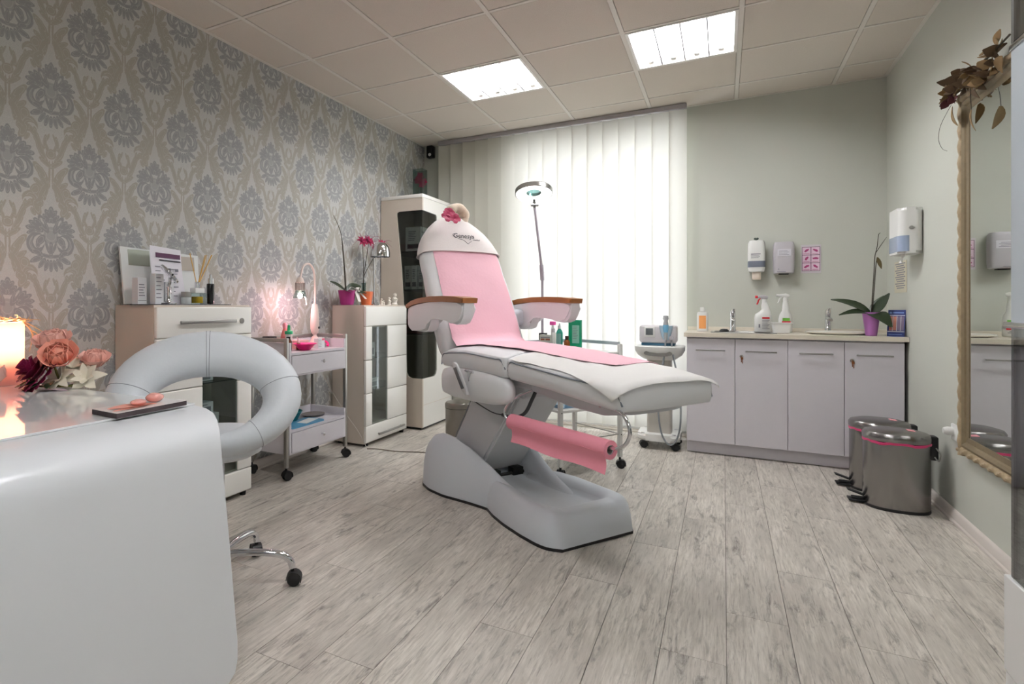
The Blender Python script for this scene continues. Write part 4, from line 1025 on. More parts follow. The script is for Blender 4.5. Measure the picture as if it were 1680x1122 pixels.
# --- ring magnifier lamp clamped to the trolley
lm = thing('magnifier_lamp', 'lit ring magnifier lamp on slim metal arm before the blind', 'lamp', (-1.083, 3.815, 0))
def L_(x, y, z): return (x + 1.083, y - 3.815, z)
bm = bm_(); bx(bm, -0.02, 0.03, -0.02, 0.02, 0.70, 0.86, 0.004); obj('clamp', bm, BLACK, lm)
bm = bm_(); cyl(bm, (0, 0, 0.80), (0.0, 0, 1.25), 0.0085, n=12); obj('pole', bm, mat('mauve_grey_metal', (186, 178, 188), 0.4, 0.25), lm)
bm = bm_(); cyl(bm, (0, 0, 1.22), (-0.006, -0.004, 1.325), 0.014, n=12); cyl(bm, (0.0, -0.02, 1.275), (0.0, 0.02, 1.275), 0.007, n=10); obj('joint_sleeve', bm, mat('mauve_grey_metal', (186, 178, 188), 0.4, 0.25), lm)
bm = bm_(); cyl(bm, (-0.004, -0.003, 1.30), (-0.048, -0.022, 1.725), 0.0085, n=12); obj('arm', bm, mat('mauve_grey_metal', (186, 178, 188), 0.4, 0.25), lm)
bm = bm_(); cyl(bm, (-0.07, -0.035, 1.735), (-0.025, -0.012, 1.735), 0.012, n=12); cyl(bm, (-0.048, -0.023, 1.715), (-0.050, -0.025, 1.775), 0.010, n=12); obj('head_joint', bm, CHROME, lm)
n_ = Vector((0.083, -0.278, -0.957)).normalized(); a_, b_ = frame_of(n_); rc = Vector((-0.060, 0.0, 1.825))
def ringl(prof):
    bm = bm_(); loft(bm, [[rc + n_ * zz + (a_ * math.cos(2 * PI * k / 40) + b_ * math.sin(2 * PI * k / 40)) * r for k in range(40)] for r, zz in prof], False, False); return bm
obj('ring_housing', ringl([(0.050, 0.0), (0.050, -0.022), (0.120, -0.026), (0.127, -0.018), (0.127, 0.010), (0.122, 0.014)]), STEEL, lm)
obj('light_ring', ringl([(0.053, 0.002), (0.070, 0.008), (0.105, 0.010), (0.121, 0.006)]), emitter('ring_lamp_white', (255, 255, 255), 7.0), lm)
bm = bm_(); loft(bm, [[rc + n_ * zz + (a_ * math.cos(2 * PI * k / 32) + b_ * math.sin(2 * PI * k / 32)) * r for k in range(32)] for r, zz in ((0.002, -0.008), (0.030, -0.007), (0.051, -0.003), (0.051, -0.006), (0.030, -0.011), (0.002, -0.013))], False, False); obj('lens', bm, glassmat('teal_lens', (205, 238, 238), 0.9), lm)

# --- skin device on its cart beside the counter
dc = thing('device_cart', 'white equipment cart with grey column between blind and counter', 'cart', (-0.415, 4.585, 0))
bm = bm_(); prism(bm, roundrect(0.285, 0.30, 0.06, 6), 0.048, 'z', 0.062)
es = [e for e in bm.edges if abs(e.verts[0].co.z - e.verts[1].co.z) < 1e-5]
bmesh.ops.bevel(bm, geom=es, offset=0.014, segments=3, affect='EDGES'); obj('cart_base', bm, WPLAS, dc, True, 50)
for (x, y) in ((-0.105, -0.11), (0.105, -0.11), (-0.105, 0.11), (0.105, 0.11)):
    caster(dc, (x, y, 0), 0.3, 0.026, 0.006)
    bm = bm_(); lathe(bm, [(0.0, 0.1095), (0.014, 0.1095), (0.014, 0.115), (0.0, 0.117)], 14, (x, y, 0)); obj('caster_cap', bm, CHROME, dc)
bm = bm_(); prism(bm, roundrect(0.165, 0.14, 0.02), 0.56, 'z', 0.108); obj('column', bm, mat('champagne_metal', (196, 192, 184), 0.4, 0.4), dc)
bm = bm_(); loft(bm, [superring((0, 0, z), (1, 0, 0), (0, 1, 0), a, b2, 3, 32) for a, b2, z in ((0.05, 0.05, 0.640), (0.11, 0.10, 0.650), (0.150, 0.13, 0.680), (0.170, 0.145, 0.715), (0.172, 0.147, 0.745), (0.165, 0.14, 0.752))]); obj('tray_top', bm, WPLAS, dc)
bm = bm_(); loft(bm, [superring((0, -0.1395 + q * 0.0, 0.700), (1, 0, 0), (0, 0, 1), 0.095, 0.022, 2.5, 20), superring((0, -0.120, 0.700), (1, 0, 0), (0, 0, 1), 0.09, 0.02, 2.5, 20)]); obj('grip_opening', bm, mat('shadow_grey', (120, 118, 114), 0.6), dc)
dv = thing('skin_device', 'white beauty device with small grey screen on the equipment cart', 'device', (-0.42, 4.58, 0.752))
bm = bm_(); bx(bm, -0.115, 0.11, -0.07, 0.07, 0.0, 0.02, 0.006); obj('foot_plate', bm, mat('petrol_blue_plastic', (50, 96, 122), 0.4), dv)
bm = bm_(); bx(bm, -0.128, 0.125, -0.08, 0.08, 0.02, 0.150, 0.018, 4); obj('housing', bm, mat('pearl_white_plastic', (214, 210, 212), 0.3), dv)
bm = bm_(); bx(bm, -0.092, -0.018, -0.088, -0.078, 0.062, 0.138, 0.006); sc = obj('screen_bezel', bm, WPLAS, dv)
bm = bm_(); bx(bm, -0.082, -0.032, -0.0895, -0.0875, 0.078, 0.128, 0.001); obj('screen', bm, mat('grey_screen', (96, 102, 104), 0.2), sc)
bm = bm_(); loft(bm, [superring((0.055, -0.082, z), (1, 0, 0), (0, 1, 0), a, b2, 2.2, 20) for a, b2, z in ((0.018, 0.018, 0.045), (0.030, 0.022, 0.07), (0.042, 0.026, 0.12), (0.045, 0.028, 0.148))]); obj('handpiece_cradle', bm, mat('clear_blue_plastic', (176, 204, 220), 0.15), dv)
hp = thing('handpiece', 'silver blue handpiece resting upright in the skin device cradle', 'handpiece', (-0.365, 4.498, 0.752))
bm = bm_(); lathe(bm, [(0.006, 0.042), (0.012, 0.055), (0.013, 0.10), (0.018, 0.13), (0.017, 0.165), (0.013, 0.185), (0.020, 0.20), (0.016, 0.222), (0.0, 0.224)], 18, (0, -0.02, 0)); obj('handle', bm, mat('silver_plastic', (196, 200, 204), 0.25, 0.3), hp)
bm = bm_(); lathe(bm, [(0.0145, 0.10), (0.0195, 0.13), (0.0185, 0.155)], 18, (0, -0.02, 0)); obj('blue_collar', bm, mat('light_blue_plastic', (120, 180, 214), 0.2), hp)
bm = bm_(); tube(bm, [(0, -0.02, 0.045), (-0.006, -0.03, -0.02), (-0.018, -0.05, -0.14), (-0.05, -0.06, -0.34), (-0.03, -0.075, -0.60), (0.03, -0.08, -0.70), (0.085, -0.07, -0.63), (0.10, -0.05, -0.45), (0.075, -0.05, -0.20), (0.045, -0.03, -0.04), (0.037, -0.01, 0.055)], 0.006, 8, 7); obj('hose', bm, mat('grey_hose', (128, 132, 136), 0.5), hp)
bm = bm_(); cyl(bm, (0.037, -0.03, 0.06), (0.037, 0.01, 0.06), 0.016, n=16); cyl(bm, (0.037, -0.032, 0.06), (0.037, -0.03, 0.06), 0.010, n=16); obj('hose_socket', bm, GPLAS, hp)

# --- round steel bin behind the chair column
rb = thing('round_bin', 'small round brushed steel bin behind the treatment chair', 'bin', (-1.80, 4.02, 0))
BRUSHED = mat('brushed_bin_steel', (150, 145, 138), 0.28, 1.0)
bm = bm_(); lathe(bm, [(0.102, 0.012), (0.104, 0.255)], 32); obj('bin_body', bm, BRUSHED, rb)
bm = bm_(); lathe(bm, [(0.106, 0.0), (0.106, 0.014)], 32); obj('base_ring', bm, BLACK, rb)
bm = bm_(); lathe(bm, [(0.107, 0.256), (0.107, 0.285), (0.098, 0.298), (0.0, 0.306)], 32); obj('lid', bm, BRUSHED, rb)
bm = bm_(); lathe(bm, [(0.1055, 0.252), (0.1055, 0.257)], 32); obj('lid_gasket', bm, BLACK, rb)
# ------------------------------------------------------------------ wash counter on the back wall
def door(t, x0, x1, lock):
    d = obj('door', bx(bm_(), x0 + 0.0015, x1 - 0.0015, -0.018, 0.0, 0.090, 0.815, 0.0015), LILAC, t, False)
    c = (x0 + x1) / 2
    bm = bm_(); bx(bm, c - 0.09, c + 0.09, -0.048, -0.040, 0.731, 0.741, 0.002)
    for s in (-1, 1): bx(bm, c + s * 0.08 - 0.004, c + s * 0.08 + 0.004, -0.042, -0.018, 0.732, 0.740)
    obj('bar_handle', bm, ALU, d)
    if lock:
        x = x0 + 0.038
        bm = bm_(); cyl(bm, (x, -0.018, 0.700), (x, -0.026, 0.700), 0.011, n=16); obj('lock', bm, STEEL, d)
        bm = bm_(); cyl(bm, (x, -0.026, 0.700), (x, -0.040, 0.700), 0.003, n=8); lathe(bm, [(0.0, -0.002), (0.010, -0.002), (0.010, 0.002), (0.0, 0.002)], 14, (0, 0, 0))
        key = obj('key', bm_key(x), mat('copper_key', (150, 96, 66), 0.35, 0.9), d)
        bm.free()
    return d
def bm_key(x):
    bm = bm_(); cyl(bm, (x, -0.026, 0.700), (x, -0.040, 0.700), 0.003, n=8)
    box(bm, (x + 0.003, -0.036, 0.688), (0.014, 0.003, 0.016), 0.001); box(bm, (x + 0.006, -0.034, 0.668), (0.005, 0.002, 0.030)); box(bm, (x - 0.001, -0.037, 0.672), (0.005, 0.002, 0.022))
    return bm
for (xa, xb, lb) in ((-0.229, 0.372, 'pale lilac two-door base cabinet under the steel sink end'), (0.372, 0.967, 'pale lilac two-door base cabinet under the ceramic sink by the right wall')):
    t = thing('base_cabinet', lb, 'cabinet', (0, 4.488, 0), 0, 'base cabinets under the worktop')
    bm = bm_()
    bx(bm, xa, xa + 0.016, 0, 0.49, 0.088, 0.824); bx(bm, xb - 0.016, xb, 0, 0.49, 0.088, 0.824); bx(bm, xa, xb, 0, 0.49, 0.088, 0.104); bx(bm, xa, xb, 0.484, 0.49, 0.088, 0.824)
    bx(bm, xa + 0.016, xb - 0.016, 0.0, 0.08, 0.808, 0.824)
    obj('carcass', bm, LILAC, t, False)
    m_ = 0.070 if xa < 0 else 0.672
    door(t, xa, m_, False); door(t, m_, xb, True)
    obj('plinth_board', bx(bm_(), xa, xb, 0.034, 0.05, 0.004, 0.088), LILAC, t, False)
SLAB = mat('cream_worktop', (214, 206, 190), 0.35, vary=(60, 0.03))
wt_ = thing('worktop', 'cream laminate worktop with low upstand running along the back wall', 'worktop', (0.37, 4.72, 0))
bm = bm_()
def ring_slab(bm, x0, x1, y0, y1, hx0, hx1, hy0, hy1, z0, z1):
    bx(bm, x0, hx0, y0, y1, z0, z1); bx(bm, hx1, x1, y0, y1, z0, z1); bx(bm, hx0, hx1, y0, hy0, z0, z1); bx(bm, hx0, hx1, hy1, y1, z0, z1)
ring_slab(bm, -0.246, 0.372, 4.448, 4.984, -0.06, 0.30, 4.54, 4.86, 0.826, 0.855)
bx(bm, 0.372, 0.983, 4.448, 4.984, 0.826, 0.855)
wobj('slab', bm, SLAB, wt_, False)
wobj('upstand', bx(bm_(), -0.246, 0.983, 4.984, 4.999, 0.826, 0.882, 0.002), SLAB, wt_)
wobj('end_strip', bx(bm_(), 0.9832, 0.9842, 4.448, 4.984, 0.826, 0.855), DARK, wt_, False)
sk = thing('steel_sink', 'inset stainless steel sink near the window end of the worktop', 'sink', (0.12, 4.70, 0.855))
bm = bm_()
rings = []
for (w, d, z, r) in ((0.40, 0.36, 0.0005, 0.03), (0.40, 0.36, 0.003, 0.03), (0.35, 0.30, 0.003, 0.04), (0.33, 0.28, -0.06, 0.05), (0.30, 0.25, -0.12, 0.06), (0.05, 0.05, -0.125, 0.02)):
    rings.append([(x, y, z) for x, y in roundrect(w, d, r, 6)])
loft(bm, rings, False, True); obj('basin', bm, STEEL, sk)
bm = bm_(); lathe(bm, [(0.0, 0.004), (0.030, 0.004), (0.032, 0.010), (0.020, 0.022), (0.0, 0.024)], 16, (-0.115, -0.02, 0)); obj('stopper', bm, BLACK, sk)
cs = thing('ceramic_sink', 'white oval ceramic sink bowl beside the potted orchid', 'sink', (0.665, 4.70, 0.855))
bm = bm_(); lathe(bm, [(0.150, 0.0005), (0.175, 0.010), (0.178, 0.017), (0.165, 0.020), (0.150, 0.012), (0.10, 0.006), (0.02, 0.004)], 36, sx=1.0, sy=0.82); obj('bowl', bm, mat('white_ceramic', (232, 228, 216), 0.12, coat=0.5), cs)
def tap(label, x, y, z, h):
    t = thing('basin_tap', label, 'tap', (x, y, z))
    bm = bm_(); lathe(bm, [(0.024, 0.0), (0.024, 0.006), (0.018, 0.014), (0.017, h * 0.72), (0.019, h * 0.80)], 18); obj('tap_body', bm, CHROME, t)
    bm = bm_(); loft(bm, [superring(p, (1, 0, 0), (0, 0.5, 0.9), w, hh, 3, 14) for p, w, hh in (((0, 0.004, h * 0.58), 0.014, 0.016), ((0, -0.05, h * 0.62), 0.013, 0.013), ((0, -0.105, h * 0.58), 0.012, 0.010), ((0, -0.118, h * 0.53), 0.011, 0.008))]); obj('spout', bm, CHROME, t)
    bm = bm_(); loft(bm, [superring(p, (1, 0, 0), (0, 1, 0.2), w, hh, 3, 14) for p, w, hh in (((0, 0, h * 0.80), 0.018, 0.018), ((0, -0.004, h * 0.90), 0.017, 0.020), ((0.004, -0.03, h * 0.98), 0.012, 0.012), ((0.008, -0.055, h * 1.0), 0.008, 0.006))]); obj('lever', bm, CHROME, t)
    return t
tap('chrome lever tap behind the steel sink next to the lotion bottle', 0.062, 4.86, 0.858, 0.165)
tap('chrome lever tap behind the white ceramic sink', 0.640, 4.875, 0.855, 0.175)

# bottles on the counter
bottle('lotion_bottle', 'white lotion bottle with orange label at the left end of the worktop', 'bottle', (-0.135, 4.71, 0.855), [(0.0, 0), (0.035, 0.002), (0.037, 0.02), (0.037, 0.13), (0.033, 0.142), (0.015, 0.148)], WPLAS, [(0.0165, 0.148), (0.0165, 0.178), (0.0, 0.180)], WPLAS, (0.0375, 0.022, 0.118), mat('orange_label', (238, 164, 98), 0.6), sy=0.62)
RED = mat('red_print', (206, 42, 52), 0.6); GRN = mat('green_print', (110, 176, 64), 0.6)
def trigger_bottle(label, x, y, z, trig, kind):
    t = thing('spray_bottle', label, 'spray bottle', (x, y, z), math.radians(8), 'trigger spray bottles on the worktop')
    bm = bm_()
    if kind == 0:
        sec = [(0.0, 0.052, 0), (0.004, 0.054, 0), (0.10, 0.054, 0.0), (0.125, 0.050, 0.001), (0.145, 0.034, 0.012), (0.160, 0.025, 0.016), (0.19, 0.022, 0.012), (0.215, 0.014, 0.008)]
    else:
        sec = [(0.0, 0.038, 0), (0.004, 0.040, 0), (0.09, 0.041, 0.0), (0.125, 0.036, 0.001), (0.150, 0.022, 0.002), (0.19, 0.019, 0.002), (0.225, 0.013, 0.002)]
    loft(bm, [superring((cx, 0, zz), (1, 0, 0), (0, 1, 0), hw, hw * 0.62 if zz < 0.14 else hw * 0.8, 2.6, 24) for zz, hw, cx in sec]); obj('body', bm, WPLAS, t)
    zt = sec[-1][0]; cx = sec[-1][2]
    bm = bm_(); lathe(bm, [(0.015, zt - 0.004), (0.015, zt + 0.018), (0.010, zt + 0.020)], 16, (cx, 0, 0)); obj('collar', bm, WPLAS, t)
    bm = bm_(); loft(bm, [superring(p, (0, 1, 0), (0, 0, 1), w, hh, 3, 14) for p, w, hh in (((cx + 0.022, 0, zt + 0.032), 0.008, 0.010), ((cx, 0, zt + 0.034), 0.012, 0.016), ((cx - 0.025, 0, zt + 0.036), 0.010, 0.011), ((cx - 0.042, 0, zt + 0.036), 0.008, 0.008))]); hd = obj('spray_head', bm, GPLAS if kind == 0 else WPLAS, t)
    bm = bm_(); cyl(bm, (cx - 0.040, 0, zt + 0.036), (cx - 0.056, 0, zt + 0.036), 0.009, n=12); tube(bm, [(cx - 0.022, 0, zt + 0.028), (cx - 0.036, 0, zt + 0.012), (cx - 0.040, 0, zt - 0.006), (cx - 0.047, 0, zt - 0.018)], 0.005, 8, 4); obj('trigger', bm, trig, t)
    M = basis((0, -0.0345 if kind == 0 else -0.0260, 0), (1, 0, 0), (0, 0, 1))
    if kind == 0:
        quadprint('red_print_band', [(-0.012, 0.034, 0.094, 0.106)], M, RED, t)
        quadprint('small_print', [(-0.012, 0.034 - 0.006 * (k % 3), 0.082 - 0.010 * k, 0.085 - 0.010 * k) for k in range(7)] + [(-0.034, -0.024, 0.030, 0.055)], M, GREYINK, t)
    else:
        quadprint('red_print_band', [(-0.026, 0.026, 0.040, 0.078)], M, RED, t); quadprint('green_print_band', [(-0.022, 0.022, 0.080, 0.100)], M, GRN, t); quadprint('small_print', [(-0.024, 0.02, 0.020, 0.024), (-0.024, 0.012, 0.028, 0.032)], M, GREYINK, t)
    return t
trigger_bottle('white spray bottle with red trigger behind the steel sink', 0.250, 4.80, 0.8585, RED, 0)
trigger_bottle('white spray bottle with red and green label behind the white tub', 0.386, 4.82, 0.8585, WPLAS, 1)
tb = thing('plastic_tub', 'small white rectangular tub on the worktop before the spray bottles', 'tub', (0.352, 4.66, 0.8585))
bm = bm_(); loft(bm, [[(x, y, z) for x, y in roundrect(w, d, 0.012, 4)] for w, d, z in ((0.10, 0.07, 0), (0.118, 0.086, 0.066), (0.126, 0.094, 0.067), (0.126, 0.094, 0.071), (0.114, 0.082, 0.071), (0.096, 0.066, 0.004))]); obj('tub_body', bm, WPLAS, tb)

def orchid(name, label, loc, rz, potm, pot, leaves, stems, soil=True, sc=1.0):
    t = thing(name, label, 'plant', loc, rz)
    r0, r1, hgt = pot
    bm = bm_(); lathe(bm, [(r0 * 0.9, 0.0), (r0, 0.004), (r1, hgt - 0.004), (r1 * 1.02, hgt), (r1 * 0.94, hgt), (r1 * 0.90, hgt - 0.02), (0.0, hgt - 0.02)], 28); obj('pot', bm, potm, t)
    bm = bm_(); lathe(bm, [(0.0, hgt - 0.014), (r1 * 0.88, hgt - 0.018), (r1 * 0.88, hgt - 0.022), (0, hgt - 0.022)], 20); obj('bark_soil', bm, mat('bark_soil', (62, 46, 34), 0.9, bump=(120, 0.8)), t)
    for (d, n, L, W, cu) in leaves:
        bm = bm_(); petal(bm, (0, 0, hgt - 0.012), d, n, L, W, cu, 8, 0.0022); obj('leaf', bm, LEAF, t)
    for pts, r in stems:
        bm = bm_(); tube(bm, pts, r, 7, 5); obj('flower_stalk', bm, STALK, t)
    return t
o1 = orchid('potted_orchid', 'bare-stemmed orchid in a lilac pot at the right end of the worktop', (0.826, 4.585, 0.855), 0, mat('lilac_ceramic', (184, 118, 190), 0.35), (0.030, 0.046, 0.150),
    [((-0.75, -0.1, 0.80), (0.3, -0.6, 0.8), 0.23, 0.075, 0.45), ((-0.7, -0.5, 0.42), (0.3, -0.5, 1), 0.18, 0.06, 0.55), ((0.25, -0.9, 0.30), (0, -0.6, 1), 0.17, 0.10, 0.75), ((0.62, -0.3, 0.75), (-0.4, -0.7, 0.7), 0.17, 0.075, -0.18), ((0.40, 0.2, 0.85), (-0.5, -0.7, 0.5), 0.15, 0.06, 0.15), ((-0.2, 0.9, 0.5), (0, -0.5, 1), 0.15, 0.05, 0.4)],
    [([(0.0, 0, 0.13), (0.006, 0, 0.25), (0.014, 0, 0.40), (0.018, 0, 0.50), (0.030, 0, 0.57), (0.036, 0, 0.64), (0.046, 0, 0.655)], [0.003, 0.003, 0.0028, 0.0025, 0.0022, 0.002, 0.0015]), ([(0.005, 0.004, 0.13), (0.016, 0.004, 0.30), (0.024, 0.004, 0.44), (0.030, 0.002, 0.50)], 0.0024), ([(0.024, 0, 0.53), (0.045, 0, 0.57), (0.062, 0, 0.60), (0.076, 0, 0.625)], [0.002, 0.002, 0.0018, 0.001])])
bm = bm_(); petal(bm, (0.030, -0.004, 0.50), (0.3, 0, -1), (0, -1, 0), 0.08, 0.022, 0.1, 5); obj('withered_leaf', bm, mat('withered_leaf', (96, 84, 50), 0.7), o1)
bs = thing('leaflet_stand', 'blue leaflet card with skin pictures leaning at the worktop end', 'leaflet', (0.938, 4.53, 0.855), math.radians(-22))
bm = bm_(); loft(bm, [[(-0.042, -0.018, 0.0), (0.042, -0.018, 0.0), (0.042, -0.014, 0.0), (-0.042, -0.014, 0.0)], [(-0.042, 0.022, 0.165), (0.042, 0.022, 0.165), (0.042, 0.026, 0.165), (-0.042, 0.026, 0.165)]]); obj('card', bm, mat('navy_blue_print', (34, 52, 118), 0.35), bs, False)
bm = bm_(); loft(bm, [[(-0.03, 0.05, 0.0), (0.03, 0.05, 0.0), (0.03, 0.052, 0.0), (-0.03, 0.052, 0.0)], [(-0.03, 0.027, 0.15), (0.03, 0.027, 0.15), (0.03, 0.029, 0.15), (-0.03, 0.029, 0.15)]]); obj('rear_strut', bm, mat('navy_blue_print', (34, 52, 118), 0.35), bs, False)
M = basis((0, -0.0185, 0.0), (1, 0, 0), (0, 0.04, 0.165)); 
quadprint('picture_strip', [(-0.034, -0.019, 0.040, 0.128), (-0.015, 0.0, 0.040, 0.128)], M, mat('skin_tone_print', (196, 128, 110), 0.5), bs); quadprint('picture_strip', [(0.004, 0.019, 0.040, 0.128), (0.023, 0.037, 0.040, 0.128)], M, mat('violet_grey_print', (120, 104, 130), 0.5), bs)
quadprint('white_rule', [(-0.040, 0.040, 0.030, 0.034), (-0.040, 0.040, 0.133, 0.137), (-0.018, -0.0155, 0.036, 0.130), (0.001, 0.0035, 0.036, 0.130), (0.020, 0.0225, 0.036, 0.130)], M, WPLAS, bs); quadprint('title_print', [(-0.034, -0.022, 0.146, 0.158), (-0.018, 0.034, 0.149, 0.155), (-0.034, 0.030, 0.012, 0.016)], M, mat('light_blue_print', (130, 160, 214), 0.5), bs)

# ------------------------------------------------------------------ things fixed to the walls
sd = thing('soap_dispenser', 'tall white wall soap dispenser with grey band above the steel sink', 'dispenser', (0.216, 5.0, 1.24))
bm = bm_(); loft(bm, [superring((0, -0.05, z), (1, 0, 0), (0, 1, 0), w, d, 4, 28) for w, d, z in ((0.040, 0.040, 0.056), (0.050, 0.046, 0.062), (0.055, 0.049, 0.090), (0.056, 0.050, 0.20), (0.054, 0.049, 0.272), (0.046, 0.044, 0.290), (0.03, 0.03, 0.293))]); bo = obj('housing', bm, WPLAS, sd)
bm = bm_(); loft(bm, [superring((0, -0.05, z), (1, 0, 0), (0, 1, 0), 0.0568, 0.0508, 4, 28) for z in (0.092, 0.138)], False, False); obj('grey_band', bm, mat('slate_band', (104, 110, 122), 0.3), bo)
bm = bm_(); loft(bm, [superring((0, -0.052, z), (1, 0, 0), (0, 1, 0), w, w * 0.95, 3, 20) for w, z in ((0.026, 0.0), (0.029, 0.004), (0.029, 0.056))]); obj('push_nozzle', bm, mat('cream_plastic', (228, 214, 200), 0.4), sd)
bm = bm_(); ball(bm, (-0.007, -0.03, 0.309), (0.009, 0.008, 0.009)); ball(bm, (0.007, -0.03, 0.309), (0.009, 0.008, 0.009)); cyl(bm, (0, -0.03, 0.285), (0, -0.03, 0.305), 0.006, n=10); obj('lock_key', bm, mat('dark_green_plastic', (64, 74, 68), 0.5), sd)
quadprint('small_print', [(-0.036, 0.024, 0.186, 0.192), (-0.036, 0.016, 0.176, 0.179), (-0.036, 0.020, 0.168, 0.171), (-0.036, 0.012, 0.160, 0.163)], basis((0, -0.1005, 0), (1, 0, 0), (0, 0, 1)), GREYINK, sd)
hd_ = thing('hand_dryer_dispenser', 'grey rounded wall dispenser between soap dispenser and pink poster', 'dispenser', (0.386, 5.0, 1.28))
bm = bm_(); loft(bm, [superring((0, -0.048, z), (1, 0, 0), (0, 1, 0), w, d, 5, 28) for w, d, z in ((0.055, 0.030, 0.0), (0.062, 0.044, 0.006), (0.065, 0.048, 0.04), (0.066, 0.048, 0.15), (0.064, 0.047, 0.215), (0.056, 0.040, 0.231), (0.04, 0.03, 0.233))]); obj('housing', bm, GPLAS, hd_)
quadprint('paper_label', [(-0.040, 0.042, 0.128, 0.178)], basis((0, -0.0968, 0), (1, 0, 0), (0, 0, 1)), mat('pale_label', (214, 212, 218), 0.6), hd_)
quadprint('small_print', [(-0.032, 0.03 - 0.01 * (k % 2), 0.136 + 0.009 * k, 0.139 + 0.009 * k) for k in range(4)] + [(-0.038, -0.030, 0.030, 0.036), (-0.044, 0.010, 0.012, 0.016)], basis((0, -0.0973, 0), (1, 0, 0), (0, 0, 1)), GREYINK, hd_)
bm = bm_(); bx(bm, -0.03, 0.03, -0.08, -0.03, -0.006, 0.001, 0.001); obj('outlet_slot', bm, DARK, hd_)
ps = thing('handwashing_poster', 'small laminated pink hand washing chart with six pictures', 'poster', (0.556, 4.999, 1.386))
obj('laminate', bx(bm_(), -0.060, 0.060, -0.003, 0.0, -0.103, 0.103), mat('pale_laminate', (206, 200, 204), 0.3), ps, False)
Mp = basis((0, -0.0032, 0), (1, 0, 0), (0, 0, 1))
obj_ = quadprint('dark_grid', [(-0.054, 0.054, -0.088, 0.088)], Mp, mat('plum_print', (98, 52, 84), 0.6), ps)
Mp2 = basis((0, -0.0037, 0), (1, 0, 0), (0, 0, 1)); Mp3 = basis((0, -0.0043, 0), (1, 0, 0), (0, 0, 1))
PKP = mat('pale_pink_print', (226, 200, 216), 0.6); PLM = mat('magenta_print', (168, 62, 116), 0.6)
for r in range(3):
    for c in range(2):
        x0 = -0.051 + c * 0.053; z0 = -0.085 + r * 0.058
        quadprint('picture_field', [(x0, x0 + 0.049, z0, z0 + 0.054)], Mp2, PKP, ps)
        bm = bm_(); an = [0.7, 2.4, 1.2, 0.1, 0.9, -0.6][r * 2 + c]
        cx, cz = x0 + 0.025, z0 + 0.031
        dx, dz = math.cos(an), math.sin(an)
        loft(bm, [[(cx - dx * 0.018 - dz * 0.006, cz - dz * 0.014 + dx * 0.005, 0), (cx + dx * 0.005 - dz * 0.009, cz + dz * 0.004 + dx * 0.008, 0), (cx + dx * 0.020, cz + dz * 0.016, 0), (cx + dx * 0.012 + dz * 0.008, cz + dz * 0.01 - dx * 0.008, 0), (cx - dx * 0.016 + dz * 0.006, cz - dz * 0.013 - dx * 0.005, 0)], [(cx - dx * 0.018 - dz * 0.006, cz - dz * 0.014 + dx * 0.005, 0.0003), (cx + dx * 0.005 - dz * 0.009, cz + dz * 0.004 + dx * 0.008, 0.0003), (cx + dx * 0.020, cz + dz * 0.016, 0.0003), (cx + dx * 0.012 + dz * 0.008, cz + dz * 0.01 - dx * 0.008, 0.0003), (cx - dx * 0.016 + dz * 0.006, cz - dz * 0.013 - dx * 0.005, 0.0003)]])
        bmesh.ops.transform(bm, matrix=Mp3, verts=bm.verts[:]); obj('hand_drawing', bm, PLM, ps, False)
        quadprint('caption_line', [(x0 + 0.006, x0 + 0.043, z0 + 0.005, z0 + 0.008)], Mp3, PLM, ps)
td = thing('towel_dispenser', 'white paper towel dispenser with blue window on the right wall', 'dispenser', (0.985, 4.29, 1.345))
bm = bm_(); prism(bm, [(x, y) for x, y in roundrect(0.110, 0.24, 0.035, 6, -0.055, 0.0)], 0.262, 'z', 0.0)
es = [e for e in bm.edges if abs(e.verts[0].co.z - e.verts[1].co.z) < 1e-5]
bmesh.ops.bevel(bm, geom=es, offset=0.016, segments=3, affect='EDGES'); obj('housing', bm, WPLAS, td, True, 50)
bm = bm_(); prism(bm, [(x, y) for x, y in roundrect(0.0760, 0.242, 0.036, 6, -0.0735, 0.0)], 0.090, 'z', 0.012); obj('blue_window', bm, mat('blue_smoky_plastic', (156, 170, 194), 0.15, coat=0.3), td)
bm = bm_(); cyl(bm, (-0.055, -0.119, 0.145), (-0.055, -0.126, 0.145), 0.010, n=14); box(bm, (-0.050, -0.128, 0.145), (0.018, 0.004, 0.006)); obj('lock', bm, STEEL, td)
bm = bm_(); g = []
for k in range(7):
    f = k / 6; g.append([(-0.07 - 0.012 * f + 0.006 * math.sin(q + k), -0.020 - 0.012 * f + (q - 2.5) * 0.012 * (1.1 - 0.5 * f), 0.012 - 0.062 * f) for q in range(6)])
sheet(bm, g, 0.0015); obj('paper_tongue', bm, mat('tissue_paper', (232, 230, 226), 0.9), td)
nt_ = thing('wall_notice', 'small printed notice taped to the right wall under the towel dispenser', 'notice', (0.984, 4.645, 1.23))
obj('paper', bx(bm_(), -0.0015, 0.0, -0.14, 0.14, -0.10, 0.10), mat('beige_paper', (206, 200, 178), 0.8), nt_, False)
quadprint('printed_text', [(-0.12 + 0.02 * (k % 3), 0.11 - 0.03 * (k % 2), 0.080 - 0.014 * k, 0.086 - 0.014 * k) for k in range(12)], basis((-0.0018, 0, 0), (0, -1, 0), (0, 0, 1)), GREYINK, nt_)
ws2 = thing('wall_socket', 'white wall socket with white plug low on the right wall', 'socket', (0.985, 3.66, 0.435))
bm = bm_(); bx(bm, -0.012, 0.0, -0.075, 0.045, -0.038, 0.038, 0.004); obj('cover_plate', bm, WPLAS, ws2)
